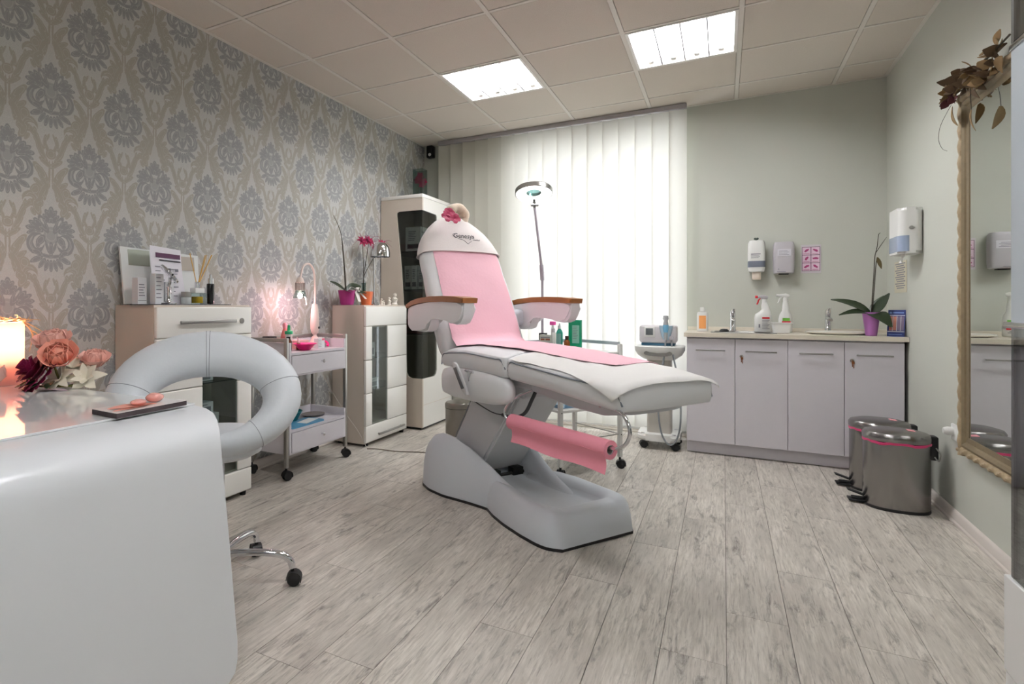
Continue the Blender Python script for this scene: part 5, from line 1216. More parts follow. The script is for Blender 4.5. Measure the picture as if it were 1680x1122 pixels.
bm = bm_(); lathe(bm, [(0.0, 0.0), (0.019, 0.0), (0.021, 0.02), (0.014, 0.036), (0.0, 0.038)], 16); bmesh.ops.rotate(bm, matrix=Matrix.Rotation(-PI / 2, 3, 'Y'), verts=bm.verts[:]); bmesh.ops.translate(bm, vec=(-0.012, 0.012, 0.004), verts=bm.verts[:]); obj('plug', bm, WPLAS, ws2)
ms = thing('motion_sensor', 'small black motion sensor high in the corner beside the blind', 'sensor', (-2.525, 4.96, 2.50))
bm = bm_(); bx(bm, -0.034, 0.034, -0.03, 0.04, 0.0, 0.12, 0.012, 3); obj('housing', bm, BLACK, ms)
bm = bm_(); ball(bm, (0.006, -0.030, 0.028), (0.016, 0.010, 0.016)); obj('lens', bm, mat('milky_lens', (214, 214, 214), 0.3), ms)

# ------------------------------------------------------------------ pedal bins
BIN = mat('bin_stainless', (146, 144, 142), 0.26, 1.0, bump=(14, 0.02))
pb = thing('pedal_bin', 'nearer oval stainless pedal bin by the right wall', 'bin', (0.785, 3.80, 0), 0, 'oval stainless pedal bins')
def oval(r, z): return [(0.135 * r * math.copysign(abs(math.cos(a)) ** 0.85, math.cos(a)), 0.118 * r * math.copysign(abs(math.sin(a)) ** 0.85, math.sin(a)), z) for a in [2 * PI * k / 40 for k in range(40)]]
bm = bm_(); loft(bm, [oval(0.985, 0.012), oval(1.0, 0.02), oval(1.0, 0.345)]); obj('bin_body', bm, BIN, pb)
bm = bm_(); loft(bm, [oval(1.0, 0.0), oval(1.012, 0.004), oval(1.005, 0.014)]); obj('base_ring', bm, BLACK, pb)
bm = bm_(); rings = [[(x, y, z + 0.004 * math.sin(k * 0.9) + 0.002 * math.sin(k * 2.3)) for k, (x, y, z) in enumerate(oval(r, z))] for r, z in ((1.004, 0.338), (1.022, 0.344), (1.022, 0.350), (1.0, 0.352))]
loft(bm, rings, False, False); obj('bag_edge', bm, mat('pink_bin_bag', (214, 62, 118), 0.35), pb)
bm = bm_(); loft(bm, [oval(1.015, 0.352), oval(1.03, 0.356), oval(1.03, 0.378), oval(0.96, 0.392), oval(0.7, 0.402), oval(0.2, 0.405)]); lid = obj('lid', bm, BIN, pb)
bm = bm_(); bx(bm, 0.045, 0.10, -0.025, 0.020, 0.398, 0.4035); bmesh.ops.rotate(bm, cent=(0.07, 0, 0.40), matrix=Matrix.Rotation(math.radians(7), 3, 'Y'), verts=bm.verts[:]); obj('sticker', bm, mat('pink_sticker', (232, 150, 160), 0.5), lid, False)
bm = bm_(); bx(bm, 0.120, 0.162, -0.032, 0.032, 0.265, 0.385, 0.008, 3); hg = obj('hinge_block', bm, BLACK, pb)
bm = bm_(); tube(bm, [(0.150, -0.034, 0.33), (0.166, -0.036, 0.30), (0.160, -0.036, 0.265), (0.145, -0.034, 0.285)], 0.003, 8, 5); obj('carry_ring', bm, STEEL, hg)
bm = bm_(); bx(bm, -0.20, -0.11, -0.035, 0.035, 0.010, 0.018, 0.003); bx(bm, -0.185, -0.11, -0.012, 0.012, 0.018, 0.030, 0.002); box(bm, (-0.165, 0.02, 0.048), (0.075, 0.05, 0.006), 0.002, rot=Matrix.Rotation(math.radians(18), 4, 'Y')); obj('pedal', bm, BLACK, pb)
dup(pb, (0.775, 4.105, 0), 0.0, 'farther oval stainless pedal bin against the base cabinet')

# ------------------------------------------------------------------ wall mirror with rope moulding
GOLD = mat('antique_gold_moulding', (120, 106, 80), 0.45, 0.2, vary=(50, 0.2))
mi = thing('wall_mirror', 'tall wall mirror in a twisted rope gilt frame on the right wall', 'mirror', (0.985, 3.12, 0.36))
W2, Hm = 0.405, 1.66
bm = bm_(); bx(bm, -0.020, -0.016, -W2 + 0.07, W2 - 0.07, 0.07, Hm - 0.07); obj('mirror_glass', bm, mat('silvered_mirror', (232, 236, 232), 0.01, 1.0), mi, False)
bm = bm_(); bx(bm, -0.016, 0.0, -W2 + 0.03, W2 - 0.03, 0.03, Hm - 0.03); obj('backing_board', bm, mat('brown_board', (96, 80, 60), 0.8), mi, False)
def moulding(p0, p1, inward):
    p0, p1, inward = Vector(p0), Vector(p1), Vector(inward)
    bm = bm_(); X = Vector((-1, 0, 0))
    pr = [(0.040, 0.0), (0.040, 0.030), (0.052, 0.036), (0.064, 0.030), (0.070, 0.024), (0.092, 0.022), (0.098, 0.012), (0.098, 0.0)]
    ext = (p1 - p0).normalized()
    loft(bm, [[p0 + inward * a + ext * (a) + X * b for a, b in pr], [p1 + inward * a - ext * (a) + X * b for a, b in pr]])
    o = obj('frame_moulding', bm, GOLD, mi, False)
    bm = bm_(); n = int((p1 - p0).length / 0.008); rings = []
    a1, a2 = inward, X
    for k in range(n + 1):
        c = p0 + (p1 - p0) * (k / n) + inward * 0.022 + X * 0.022; tw_ = k * 0.008 / 0.075 * 2 * PI
        rings.append([c + (a1 * math.cos(t) + a2 * math.sin(t)) * (0.0175 * (1 + 0.16 * math.cos(3 * t - tw_))) for t in [2 * PI * q / 14 for q in range(14)]])
    loft(bm, rings); obj('rope_moulding', bm, mat('pale_gilt_rope', (162, 144, 114), 0.5, 0.1, vary=(60, 0.25)), o)
moulding((0, W2, 0), (0, W2, Hm), (0, -1, 0)); moulding((0, -W2, 0), (0, -W2, Hm), (0, 1, 0)); moulding((0, -W2, 0), (0, W2, 0), (0, 0, 1)); moulding((0, -W2, Hm), (0, W2, Hm), (0, 0, -1))
gd = thing('dried_garland', 'dried brown rose garland draped over the mirror top corner', 'garland', (0.955, 3.45, 1.98))
DRY = [mat('dried_brown_leaf', (96, 78, 58), 0.85, vary=(30, 0.3)), mat('dried_tan_leaf', (136, 112, 76), 0.85, vary=(30, 0.3)), mat('dried_maroon_rose', (70, 26, 30), 0.8, vary=(40, 0.3))]
rg = random.Random(3)
def clamp_x(bm, m=0.026):
    for v in bm.verts: v.co.x = min(v.co.x, m)
for k in range(80):
    f = k / 79
    y = 0.075 - 0.52 * f + rg.uniform(-0.03, 0.03); z = 0.045 + rg.uniform(-0.035, 0.05) + 0.06 * math.sin(f * 7) * 0.4
    d = (rg.uniform(-1, 0.1), rg.uniform(-1, 1), rg.uniform(-0.9, 0.8)); n = (-1, rg.uniform(-0.6, 0.6), rg.uniform(-0.2, 0.9))
    bm = bm_(); petal(bm, (-0.022, y, z), d, n, rg.uniform(0.035, 0.062), rg.uniform(0.03, 0.048), rg.uniform(-0.9, 1.0), 5, 0.0015); clamp_x(bm)
    obj('dried_leaf', bm, DRY[0 if rg.random() < 0.62 else 1], gd)
for (y, z, r) in ((0.105, 0.03, 0.040), (0.07, 0.055, 0.036), (0.02, 0.02, 0.034)):
    bm = bm_()
    for q in range(9):
        an = q * 2.4; petal(bm, (-0.03, y, z), (-0.5 - 0.3 * math.cos(an), 0.7 * math.cos(an) + 0.3, 0.6 * math.sin(an)), (-0.6, math.cos(an) * 0.3, math.sin(an)), r, r * 0.8, 0.5, 4)
    clamp_x(bm); obj('dried_rose', bm, DRY[2], gd)
for (y, z, d) in ((-0.20, -0.10, (-0.05, 0.3, -1)), (0.03, -0.02, (-0.1, -0.1, -1))):
    bm = bm_(); petal(bm, (-0.035, y, z), d, (-1, 0.2, 0), 0.095, 0.065, 0.25, 6, 0.0015); obj('hanging_leaf', bm, DRY[1], gd)
bm = bm_(); tube(bm, [(-0.03, 0.06, 0.05), (-0.03, -0.10, 0.075), (-0.03, -0.30, 0.06), (-0.03, -0.55, 0.07)], 0.004, 6, 6); tube(bm, [(-0.03, -0.17, 0.03), (-0.035, -0.19, -0.05), (-0.035, -0.20, -0.10)], 0.0015, 5, 4); tube(bm, [(-0.02, 0.10, 0.01), (-0.03, 0.20, -0.05), (-0.03, 0.24, -0.11), (-0.03, 0.19, -0.17), (-0.03, 0.12, -0.20)], 0.001, 5, 5); obj('twig', bm, STALK, gd)

# ------------------------------------------------------------------ glass display cabinet at the right edge
gc = thing('glass_display_cabinet', 'tall tinted glass display cabinet on white base at the right picture edge', 'cabinet', (0.815, 1.55, 0))
wobj('white_base', bx(bm_(), 0.652, 0.962, 1.05, 2.08, 0.085, 0.337, 0.003), mat('white_woodgrain', (232, 231, 228), 0.4, bump=(30, 0.03)), gc, False)
wobj('base_drawer', bx(bm_(), 0.655, 0.962, 1.05, 2.078, 0.012, 0.081, 0.002), mat('white_woodgrain', (232, 231, 228), 0.4), gc, False)
TINT = glassmat('tinted_display_glass', (212, 216, 216), 0.85)
PALE_PANE = translucent('pale_translucent_pane', (214, 222, 226), (214, 222, 226), 0.35)  # middle front pane drawn pale and translucent
for (z0, z1, m) in ((0.340, 0.990, TINT), (1.005, 1.715, PALE_PANE), (1.735, 2.28, TINT)):
    wobj('front_pane', bx(bm_(), 0.659, 0.664, 1.08, 2.058, z0, z1), m, gc, False)
    wobj('end_pane', bx(bm_(), 0.665, 0.955, 2.052, 2.058, z0, z1), TINT, gc, False)
    wobj('back_pane', bx(bm_(), 0.952, 0.957, 1.08, 2.05, z0, z1), TINT, gc, False)
for (z, e) in ((0.99, 0.010), (1.715, 0.0)):
    wobj('shelf_edge', bx(bm_(), 0.655 - e, 0.668, 1.08, 2.062 + e * 0.5, z, z + 0.016, 0.003), CHROME, gc)
    wobj('glass_shelf', bx(bm_(), 0.668, 0.95, 1.09, 2.05, z + 0.004, z + 0.012), GLASS, gc, False)
wobj('corner_post', bx(bm_(), 0.660, 0.672, 2.046, 2.058, 0.338, 2.28), mat('dark_bronze_post', (92, 88, 88), 0.35, 0.6), gc, False)
wobj('top_board', bx(bm_(), 0.652, 0.962, 1.05, 2.07, 2.28, 2.31, 0.003), WHITE, gc)
# ------------------------------------------------------------------ things on the locked-drawer cabinet (top at 1.05)
T1 = 1.0505
mt_ = thing('glass_mat', 'dark glass mat lying on the locked-drawer cabinet', 'mat', (-2.45, 1.97, T1))
bm = bm_(); bx(bm, -0.12, 0.125, -0.205, 0.225, 0.0, 0.004, 0.001); obj('mat_plate', bm, mat('dark_glass_mat', (86, 88, 90), 0.12), mt_, False)
T1 = 1.055
db = thing('display_board', 'white leaning display board with grey green patches against the wallpaper', 'board', (-2.55, 1.96, T1))
bm = bm_(); loft(bm, [[(-0.020, -0.228, 0), (-0.008, -0.228, 0), (-0.008, 0.225, 0), (-0.020, 0.225, 0)], [(-0.050, -0.235, 0.285), (-0.038, -0.235, 0.285), (-0.038, 0.235, 0.272), (-0.050, 0.235, 0.272)]]); obj('board_panel', bm, mat('white_acrylic_board', (226, 230, 228), 0.15), db, False)
Mb = basis((-0.0075, 0, 0), (0, 1, 0), (-0.03, 0, 0.285))
quadprint('picture_patch', [(-0.195, -0.075, 0.195, 0.275)], Mb, mat('sage_metallic_patch', (160, 166, 152), 0.3, 0.3), db); quadprint('picture_patch', [(0.105, 0.205, 0.185, 0.262)], Mb, mat('taupe_metallic_patch', (176, 168, 158), 0.3, 0.3), db)
sh = thing('price_sheet', 'printed white price sheet with plum header standing on the cabinet', 'sheet', (-2.492, 1.93, T1))
g = []
for k in range(9):
    f = k / 8
    g.append([(0.020 - 0.035 * f - 0.010 * math.sin(PI * f) , y + 0.012 * (f - 0.5) * -1.2, 0.296 * f - (0.012 * q / 5) * f) for q, y in enumerate([-0.092 + 0.184 * q / 5 for q in range(6)])])
bm = bm_(); sheet(bm, g, 0.0008); obj('paper', bm, mat('white_print_paper', (232, 230, 236), 0.6), sh)
Ms = basis((0.0165, 0.0, 0.0), (0, 1, 0), (-0.035, 0, 0.296))
quadprint('plum_header', [(-0.075, 0.072, 0.238, 0.262)], basis((0.0165, 0, 0), (0, 1, -0.03), (-0.035, 0, 0.296)), mat('plum_header_print', (84, 40, 74), 0.6), sh)
quadprint('grey_rule', [(-0.055, 0.074, 0.222, 0.228)], basis((0.0165, 0, 0), (0, 1, -0.03), (-0.035, 0, 0.296)), INK, sh)
quadprint('text_lines', [(-0.075 + 0.08 * (k % 2), -0.045 + 0.08 * (k % 2) + 0.01 * (k % 3), 0.030 + 0.0115 * k, 0.034 + 0.0115 * k) for k in range(15)] + [(0.0, 0.016, 0.172, 0.186), (0.042, 0.062, 0.170, 0.184)], Ms, GREYINK, sh)
carton_t = thing('cream_tube_box', 'slim white cosmetic carton at the left end of the cabinet top', 'box', (-2.47, 1.748, T1))
obj('carton_body', bx(bm_(), -0.022, 0.022, -0.024, 0.024, 0, 0.128, 0.001), mat('white_carton', (222, 224, 226), 0.6), carton_t, False)
quadprint('printed_text', [(-0.018, 0.014 - 0.004 * (k % 3), 0.040 + 0.013 * k, 0.044 + 0.013 * k) for k in range(5)] + [(-0.022, 0.022, 0.016, 0.019)], basis((0.0222, 0, 0), (0, 1, 0), (0, 0, 1)), GREYINK, carton_t)
for (y, hgt, lb) in ((1.822, 0.150, 'taller white cosmetic box behind the chrome table mirror'), (1.880, 0.110, 'shorter white cosmetic box beside the chrome table mirror')):
    t = thing('cosmetic_box', lb, 'box', (-2.440, y, T1), 0, 'white cosmetic boxes on the cabinet')
    obj('carton_body', bx(bm_(), -0.02, 0.02, -0.024, 0.024, 0, hgt, 0.001), mat('white_carton', (222, 224, 226), 0.6), t, False)
    quadprint('printed_text', [(-0.018, 0.012 - 0.006 * (k % 2), hgt * (0.2 + 0.13 * k), hgt * (0.23 + 0.13 * k)) for k in range(6)], basis((0.0202, 0, 0), (0, 1, 0), (0, 0, 1)), GREYINK, t)
tm = thing('table_mirror', 'small round chrome tilting mirror on a stem on the cabinet', 'mirror', (-2.372, 1.838, T1))
bm = bm_(); lathe(bm, [(0.0, 0.0), (0.034, 0.0), (0.036, 0.006), (0.014, 0.014), (0.009, 0.03), (0.009, 0.075), (0.012, 0.085)], 20); obj('stem_foot', bm, CHROME, tm)
bm = bm_(); tube(bm, [(0, 0, 0.08), (-0.004, 0.008, 0.105), (0.0, 0.006, 0.13)], 0.008, 8, 4); obj('swivel', bm, CHROME, tm)
nm = Vector((0.35, 0.62, 0.62)).normalized(); a_, b_ = frame_of(nm); cm = Vector((0.004, 0.0, 0.148))
def disc(bm, prof, c, nrm, aa, bb, n=28): return loft(bm, [[c + nrm * z + (aa * math.cos(2 * PI * k / n) + bb * math.sin(2 * PI * k / n)) * r for k in range(n)] for r, z in prof])
bm = bm_(); disc(bm, [(0.050, -0.006), (0.058, -0.004), (0.058, 0.004), (0.050, 0.005)], cm, nm, a_, b_); obj('mirror_rim', bm, CHROME, tm)
bm = bm_(); disc(bm, [(0.050, 0.0052), (0.050, 0.0058)], cm, nm, a_, b_); obj('mirror_glass', bm, mat('silvered_mirror', (232, 236, 232), 0.01, 1.0), tm)
bottle('cream_jar', 'small glass cream jar with silver lid on the cabinet', 'jar', (-2.44, 1.996, T1), [(0.0, 0), (0.024, 0.001), (0.026, 0.006), (0.026, 0.036), (0.022, 0.038)], mat('white_glass', (214, 218, 216), 0.1, coat=0.5), [(0.0255, 0.038), (0.0255, 0.064), (0.0, 0.065)], STEEL)
rd = thing('reed_diffuser', 'square glass reed diffuser with yellow oil and wooden sticks', 'diffuser', (-2.43, 2.058, T1))
bm = bm_(); prism(bm, roundrect(0.066, 0.075, 0.008), 0.058, 'z', 0.0); obj('glass_bottle', bm, GLASS, rd)
bm = bm_(); prism(bm, roundrect(0.05, 0.045, 0.012), 0.034, 'z', 0.006); obj('oil', bm, mat('yellow_oil', (214, 170, 40), 0.1), rd)
bm = bm_(); bx(bm, -0.022, 0.022, -0.030, 0.030, 0.058, 0.085, 0.003); obj('paper_collar', bm, WPLAS, rd)
bm = bm_(); lathe(bm, [(0.014, 0.085), (0.014, 0.115), (0.010, 0.118)], 16); obj('metal_neck', bm, CHROME, rd)
for (a, b2) in ((0.010, 0.085), (0.03, 0.072), (-0.02, 0.068), (0.0, 0.060), (0.01, -0.055), (-0.015, -0.035)):
    bm = bm_(); cyl(bm, (0, 0, 0.09), (a, b2, 0.265), 0.0022, n=6); obj('reed_stick', bm, mat('reed_wood', (222, 178, 96), 0.6), rd)
bottle('pump_bottle', 'slim black cosmetic bottle with clear cap on the cabinet', 'bottle', (-2.41, 2.128, T1), [(0.0, 0), (0.019, 0.002), (0.020, 0.105), (0.018, 0.110)], mat('black_glass', (26, 26, 28), 0.15), [(0.0175, 0.110), (0.0175, 0.138), (0.009, 0.140), (0.008, 0.160), (0.0, 0.161)], CHROME)

# ------------------------------------------------------------------ things on the glass-strip cabinet
T2 = 1.0505
o2 = orchid('potted_orchid', 'bare-stemmed orchid in a purple pot with white ribbon on the low cabinet', (-2.49, 3.50, T2), 0, mat('purple_ceramic', (152, 42, 112), 0.4), (0.050, 0.068, 0.112),
    [((-0.1, -0.9, 0.55), (0.7, 0.1, 0.8), 0.19, 0.065, 0.15), ((0.25, 0.85, 0.55), (0.7, -0.2, 0.8), 0.19, 0.09, 0.35), ((0.6, -0.75, 0.20), (0.5, 0.2, 1), 0.18, 0.065, 0.2), ((0.6, 0.6, 0.15), (0.5, -0.2, 1), 0.16, 0.06, 0.25), ((-0.3, 0.6, 0.5), (0.3, 0, 1), 0.14, 0.05, 0.3)],
    [([(0.0, -0.02, 0.10), (0.0, -0.035, 0.25), (0.0, -0.055, 0.40), (0.0, -0.075, 0.52), (0.0, -0.12, 0.60), (0.0, -0.17, 0.655)], [0.0035, 0.0035, 0.003, 0.0028, 0.0022, 0.0015]), ([(0.005, -0.015, 0.10), (0.006, -0.03, 0.22), (0.004, -0.05, 0.38), (0.002, -0.065, 0.48)], 0.0026)])
RIB = mat('white_satin_ribbon', (222, 216, 210), 0.45)
bm = bm_(); g = []
for k in range(5): g.append([(0.060 + 0.012 * k * 0.5, 0.005 + 0.035 * q + 0.006 * k, 0.115 - 0.022 * k) for q in range(2)])
sheet(bm, g, 0.001)
g = []
for k in range(5): g.append([(0.058 + 0.008 * k, 0.045 + 0.030 * q + 0.016 * k, 0.115 - 0.017 * k) for q in range(2)])
sheet(bm, g, 0.001)
ball(bm, (0.075, 0.025, 0.122), (0.012, 0.018, 0.012)); tube(bm, [(0.07, 0.02, 0.12), (0.06, -0.03, 0.135), (0.065, -0.06, 0.118), (0.072, -0.02, 0.112)], 0.005, 6, 5, 0.4); tube(bm, [(0.07, 0.03, 0.12), (0.06, 0.07, 0.135), (0.055, 0.10, 0.118), (0.07, 0.05, 0.112)], 0.005, 6, 5, 0.4)
obj('ribbon_bow', bm, RIB, o2)
ov = thing('orange_candle_pot', 'orange glass candle pot beside the purple orchid pot', 'candle holder', (-2.43, 3.672, T2))
bm = bm_(); lathe(bm, [(0.038, 0.0), (0.041, 0.004), (0.055, 0.105), (0.051, 0.105), (0.043, 0.030), (0.0, 0.028)], 24); obj('pot', bm, mat('orange_glass', (232, 122, 76), 0.3, coat=0.3), ov)
bm = bm_(); lathe(bm, [(0.0, 0.032), (0.041, 0.032), (0.046, 0.075), (0.0, 0.078)], 20); obj('wax', bm, mat('orange_wax', (238, 150, 104), 0.5), ov)
FIG = mat('white_porcelain', (222, 216, 204), 0.3, coat=0.3)
for (y, x, hgt, lb) in ((3.765, -2.35, 0.055, 'round white porcelain figurine beside the lamp foot'), (3.83, -2.37, 0.040, 'smallest white porcelain figurine before the lamp foot'), (3.90, -2.36, 0.065, 'seated white porcelain figurine right of the lamp foot'), (3.985, -2.36, 0.100, 'tallest white porcelain figurine at the cabinet corner')):
    t = thing('figurine', lb, 'figurine', (x, y, T2), 0, 'white porcelain figurines')
    s = hgt / 0.1
    bm = bm_(); lathe(bm, [(0.026 * s, 0.0), (0.028 * s, 0.006 * s), (0.020 * s, 0.02 * s), (0.024 * s, 0.04 * s), (0.016 * s, 0.062 * s), (0.008 * s, 0.070 * s)], 14); obj('robe', bm, FIG, t)
    bm = bm_(); ball(bm, (0.003 * s, 0, 0.083 * s), 0.016 * s); obj('head', bm, FIG, t)
    bm = bm_(); tube(bm, [(0.0, -0.018 * s, 0.055 * s), (0.018 * s, -0.016 * s, 0.045 * s), (0.024 * s, 0, 0.05 * s), (0.018 * s, 0.016 * s, 0.045 * s), (0.0, 0.018 * s, 0.055 * s)], 0.005 * s, 6, 4); obj('arms', bm, FIG, t)
dl = thing('dome_lamp', 'chrome dome table lamp on the low cabinet', 'lamp', (-2.44, 3.80, T2))
bm = bm_(); lathe(bm, [(0.0, 0.0), (0.055, 0.0), (0.055, 0.008), (0.012, 0.014)], 24); obj('foot', bm, CHROME, dl)
bm = bm_(); cyl(bm, (0, 0, 0.01), (0, 0, 0.50), 0.0065, n=10); obj('stem', bm, CHROME, dl)
bm = bm_(); lathe(bm, [(0.078, 0.385), (0.078, 0.42), (0.072, 0.455), (0.058, 0.480), (0.036, 0.497), (0.012, 0.504), (0.0, 0.505)], 32, (0.045, 0.02, 0), False)
lathe(bm, [(0.0765, 0.385), (0.0765, 0.42), (0.0705, 0.454), (0.0565, 0.479), (0.0345, 0.496), (0.0, 0.5035)], 32, (0.045, 0.02, 0), False); obj('dome_shade', bm, CHROME, dl)
# feathery magenta decoration
fd = thing('magenta_spray', 'magenta artificial flower spray behind the chrome lamp', 'flowers', (-2.54, 3.80, T2))
bm = bm_(); lathe(bm, [(0.03, 0.0), (0.032, 0.004), (0.02, 0.05), (0.018, 0.16), (0.022, 0.18), (0.016, 0.18), (0.014, 0.06), (0.0, 0.05)], 18); obj('vase', bm, GLASS, fd)
for (c, R, npet) in (((0.02, -0.05, 0.510), 0.055, 7), ((0.03, 0.03, 0.520), 0.055, 7), ((0.05, 0.20, 0.510), 0.050, 7)):
    bm = bm_(); bloom(bm, c, (0.8, -0.2, 0.5), R, npet, 0.25, 0.45, 0.2); bloom(bm, c, (0.8, -0.2, 0.5), R * 0.7, 6, 0.0, 0.5, 0.6, 0.7); obj('bloom', bm, MAGENTA, fd)
    bm = bm_(); tube(bm, [(0, 0, 0.06), (0.0, 0.0, 0.22), (c[0] * 0.5, c[1] * 0.4, 0.36), c], 0.0025, 6, 5); obj('stalk', bm, STALK, fd)
bm = bm_(); rg = random.Random(5)
for k in range(30):
    c = ((0.02, -0.05, 0.510), (0.03, 0.03, 0.520), (0.05, 0.20, 0.510))[k % 3]
    e = (c[0] + rg.uniform(0, 0.05), c[1] + rg.choice((-1, 1)) * rg.uniform(0.07, 0.15), c[2] + rg.uniform(-0.10, 0.06)); mid = [(c[i] + e[i]) / 2 + (0.02 if i == 2 else 0) for i in range(3)]
    tube(bm, [c, mid, e], [0.0016, 0.0014, 0.0006], 4, 3)
obj('filaments', bm, mat('dusky_magenta', (132, 40, 84), 0.7), fd)['kind'] = 'stuff'
oc = thing('orchid_in_glass', 'magenta orchid spray in a clear cube vase on the tall cabinet', 'flowers', (-2.46, 4.62, 1.986))
bm = bm_()
for (x0, x1, y0, y1) in ((-0.05, -0.046, -0.05, 0.05), (0.046, 0.05, -0.05, 0.05), (-0.046, 0.046, -0.05, -0.046), (-0.046, 0.046, 0.046, 0.05)): bx(bm, x0, x1, y0, y1, 0.0, 0.32)
bx(bm, -0.046, 0.046, -0.046, 0.046, 0.0, 0.006); obj('glass_vase', bm, GLASS, oc, False)
for c in ((0.0, -0.02, 0.24), (0.03, 0.01, 0.21), (-0.03, 0.0, 0.22), (0.02, 0.0, 0.18), (-0.01, 0.02, 0.27)):
    bm = bm_(); bloom(bm, c, (0.5, -0.8, 0.2), 0.038, 5, 0.1, 0.8, c[0] * 30); obj('bloom', bm, MAGENTA, oc)
bm = bm_(); tube(bm, [(0, 0, 0.01), (0.01, 0, 0.10), (0.0, 0.0, 0.25)], 0.003, 6, 4); tube(bm, [(0, 0, 0.01), (-0.02, 0.01, 0.08), (-0.03, 0, 0.12)], 0.002, 6, 4); obj('stalk', bm, STALK, oc)
for d in ((0.9, -0.4, 0.3), (-0.8, -0.5, 0.3), (0.3, 0.8, 0.4)):
    bm = bm_(); petal(bm, (0, 0, 0.05), d, (0, 0, 1), 0.05, 0.03, 0.3); obj('leaf', bm, LEAF, oc)

# ------------------------------------------------------------------ things on the drawer trolley
T3, T4 = 0.7622, 0.2962
gl_ = thing('gooseneck_lamp', 'white gooseneck lamp with pear-shaped handle standing on the trolley', 'lamp', (-2.435, 3.045, T3))
LW = mat('rose_white_plastic', (226, 208, 198), 0.4)
bm = bm_(); lathe(bm, [(0.0, 0.0), (0.050, 0.0), (0.050, 0.008), (0.030, 0.05), (0.012, 0.085), (0.012, 0.10)], 20); obj('cone_base', bm, LW, gl_)
bm = bm_(); lathe(bm, [(0.012, 0.085), (0.026, 0.10), (0.034, 0.13), (0.034, 0.18), (0.028, 0.26), (0.020, 0.295), (0.008, 0.30)], 20, sx=0.8); bd_ = obj('handle_body', bm, LW, gl_)
bm = bm_(); cyl(bm, (0.024, 0.01, 0.135), (0.031, 0.012, 0.135), 0.008, n=12); obj('switch', bm, BLACK, bd_)
bm = bm_(); tube(bm, [(0, 0, 0.295), (0.0, 0.002, 0.42), (-0.0, -0.012, 0.52), (0.0, -0.06, 0.565), (0.0, -0.12, 0.545), (0.0, -0.15, 0.47)], 0.007, 8, 7); obj('gooseneck', bm, LW, gl_)
bm = bm_(); lathe(bm, [(0.008, 0.475), (0.020, 0.465), (0.030, 0.435)], 20, (0, -0.153, 0), False); lathe(bm, [(0.007, 0.473), (0.019, 0.463), (0.029, 0.435)], 20, (0, -0.153, 0), False); obj('lamp_head', bm, LW, gl_)
bm = bm_()
for k in range(16):
    a = 2 * PI * k / 16; bx(bm, -0.0015 + 0.031 * math.cos(a), 0.0015 + 0.031 * math.cos(a), -0.1545 + 0.031 * math.sin(a), -0.1515 + 0.031 * math.sin(a), 0.385, 0.436)
obj('head_grille', bm, mat('grey_grille', (120, 116, 112), 0.5), gl_)
bm = bm_(); lathe(bm, [(0.031, 0.385), (0.048, 0.335), (0.047, 0.335), (0.030, 0.385)], 24, (0, -0.153, 0), False); obj('clear_shade', bm, GLASS, gl_)
bm = bm_(); ball(bm, (0, -0.153, 0.350), (0.017, 0.017, 0.020)); obj('bulb', bm, emitter('warm_bulb', (255, 226, 210), 25.0), gl_)
pd = bpy.data.lights.new('gooseneck_bulb_glow', 'POINT'); pd.energy = 2.0; pd.color = (1.0, 0.55, 0.62); pd.shadow_soft_size = 0.02
pob = bpy.data.objects.new('gooseneck_bulb_glow', pd); COL.objects.link(pob); pob.parent = gl_; pob.location = (0.0, -0.153, 0.318)
bm = bm_(); tube(bm, [(0.0, -0.11, 0.345), (0.008, -0.105, 0.335), (0.01, -0.10, 0.29)], 0.004, 6, 4); obj('side_arm', bm, WPLAS, gl_)
bottle('green_capped_bottle', 'white bottle with green cap and dropper tip on the trolley', 'bottle', (-2.42, 2.765, T3), [(0.0, 0), (0.021, 0.002), (0.022, 0.10), (0.018, 0.11)], WPLAS, [(0.026, 0.104), (0.026, 0.122), (0.011, 0.126), (0.009, 0.160), (0.0, 0.165)], mat('jade_cap', (50, 178, 120), 0.4))
bottle('pink_bottle', 'clear bottle of pink liquid with rose cap on the trolley', 'bottle', (-2.505, 2.825, T3), [(0.0, 0), (0.026, 0.002), (0.028, 0.08), (0.022, 0.11), (0.012, 0.135)], mat('pink_liquid', (232, 132, 128), 0.1, coat=0.4), [(0.015, 0.135), (0.017, 0.16), (0.010, 0.172), (0.0, 0.173)], mat('rose_cap', (238, 150, 160), 0.4))
bottle('dropper_bottle', 'tiny dark brown dropper bottle with white tip on the trolley', 'bottle', (-2.40, 2.835, T3), [(0.0, 0), (0.016, 0.001), (0.017, 0.035), (0.009, 0.045)], mat('amber_glass', (70, 36, 16), 0.12), [(0.008, 0.045), (0.008, 0.060), (0.005, 0.075), (0.0, 0.076)], WPLAS)
bw = thing('pink_bowl', 'hot pink plastic bowl at the trolley front edge', 'bowl', (-2.345, 2.83, T3))
bm = bm_(); lathe(bm, [(0.030, 0.0), (0.034, 0.002), (0.066, 0.036), (0.078, 0.040), (0.076, 0.044), (0.062, 0.038), (0.030, 0.006), (0.0, 0.005)], 32); obj('bowl_shell', bm, mat('hot_pink_bowl', (240, 28, 128), 0.3), bw)
bb = thing('black_box', 'small black box at the far left corner of the trolley', 'box', (-2.52, 2.70, T3))
bm = bm_(); bx(bm, -0.03, 0.03, -0.035, 0.03, 0.0, 0.075, 0.004); obj('box_body', bm, BLACK, bb)
bm = bm_(); bx(bm, -0.031, 0.031, -0.036, 0.031, 0.075, 0.090, 0.004); obj('lid', bm, BLACK, bb)
bp_ = thing('brown_bottle', 'brown glass bottle beside the green capped bottle on the trolley', 'bottle', (-2.38, 2.715, T3))
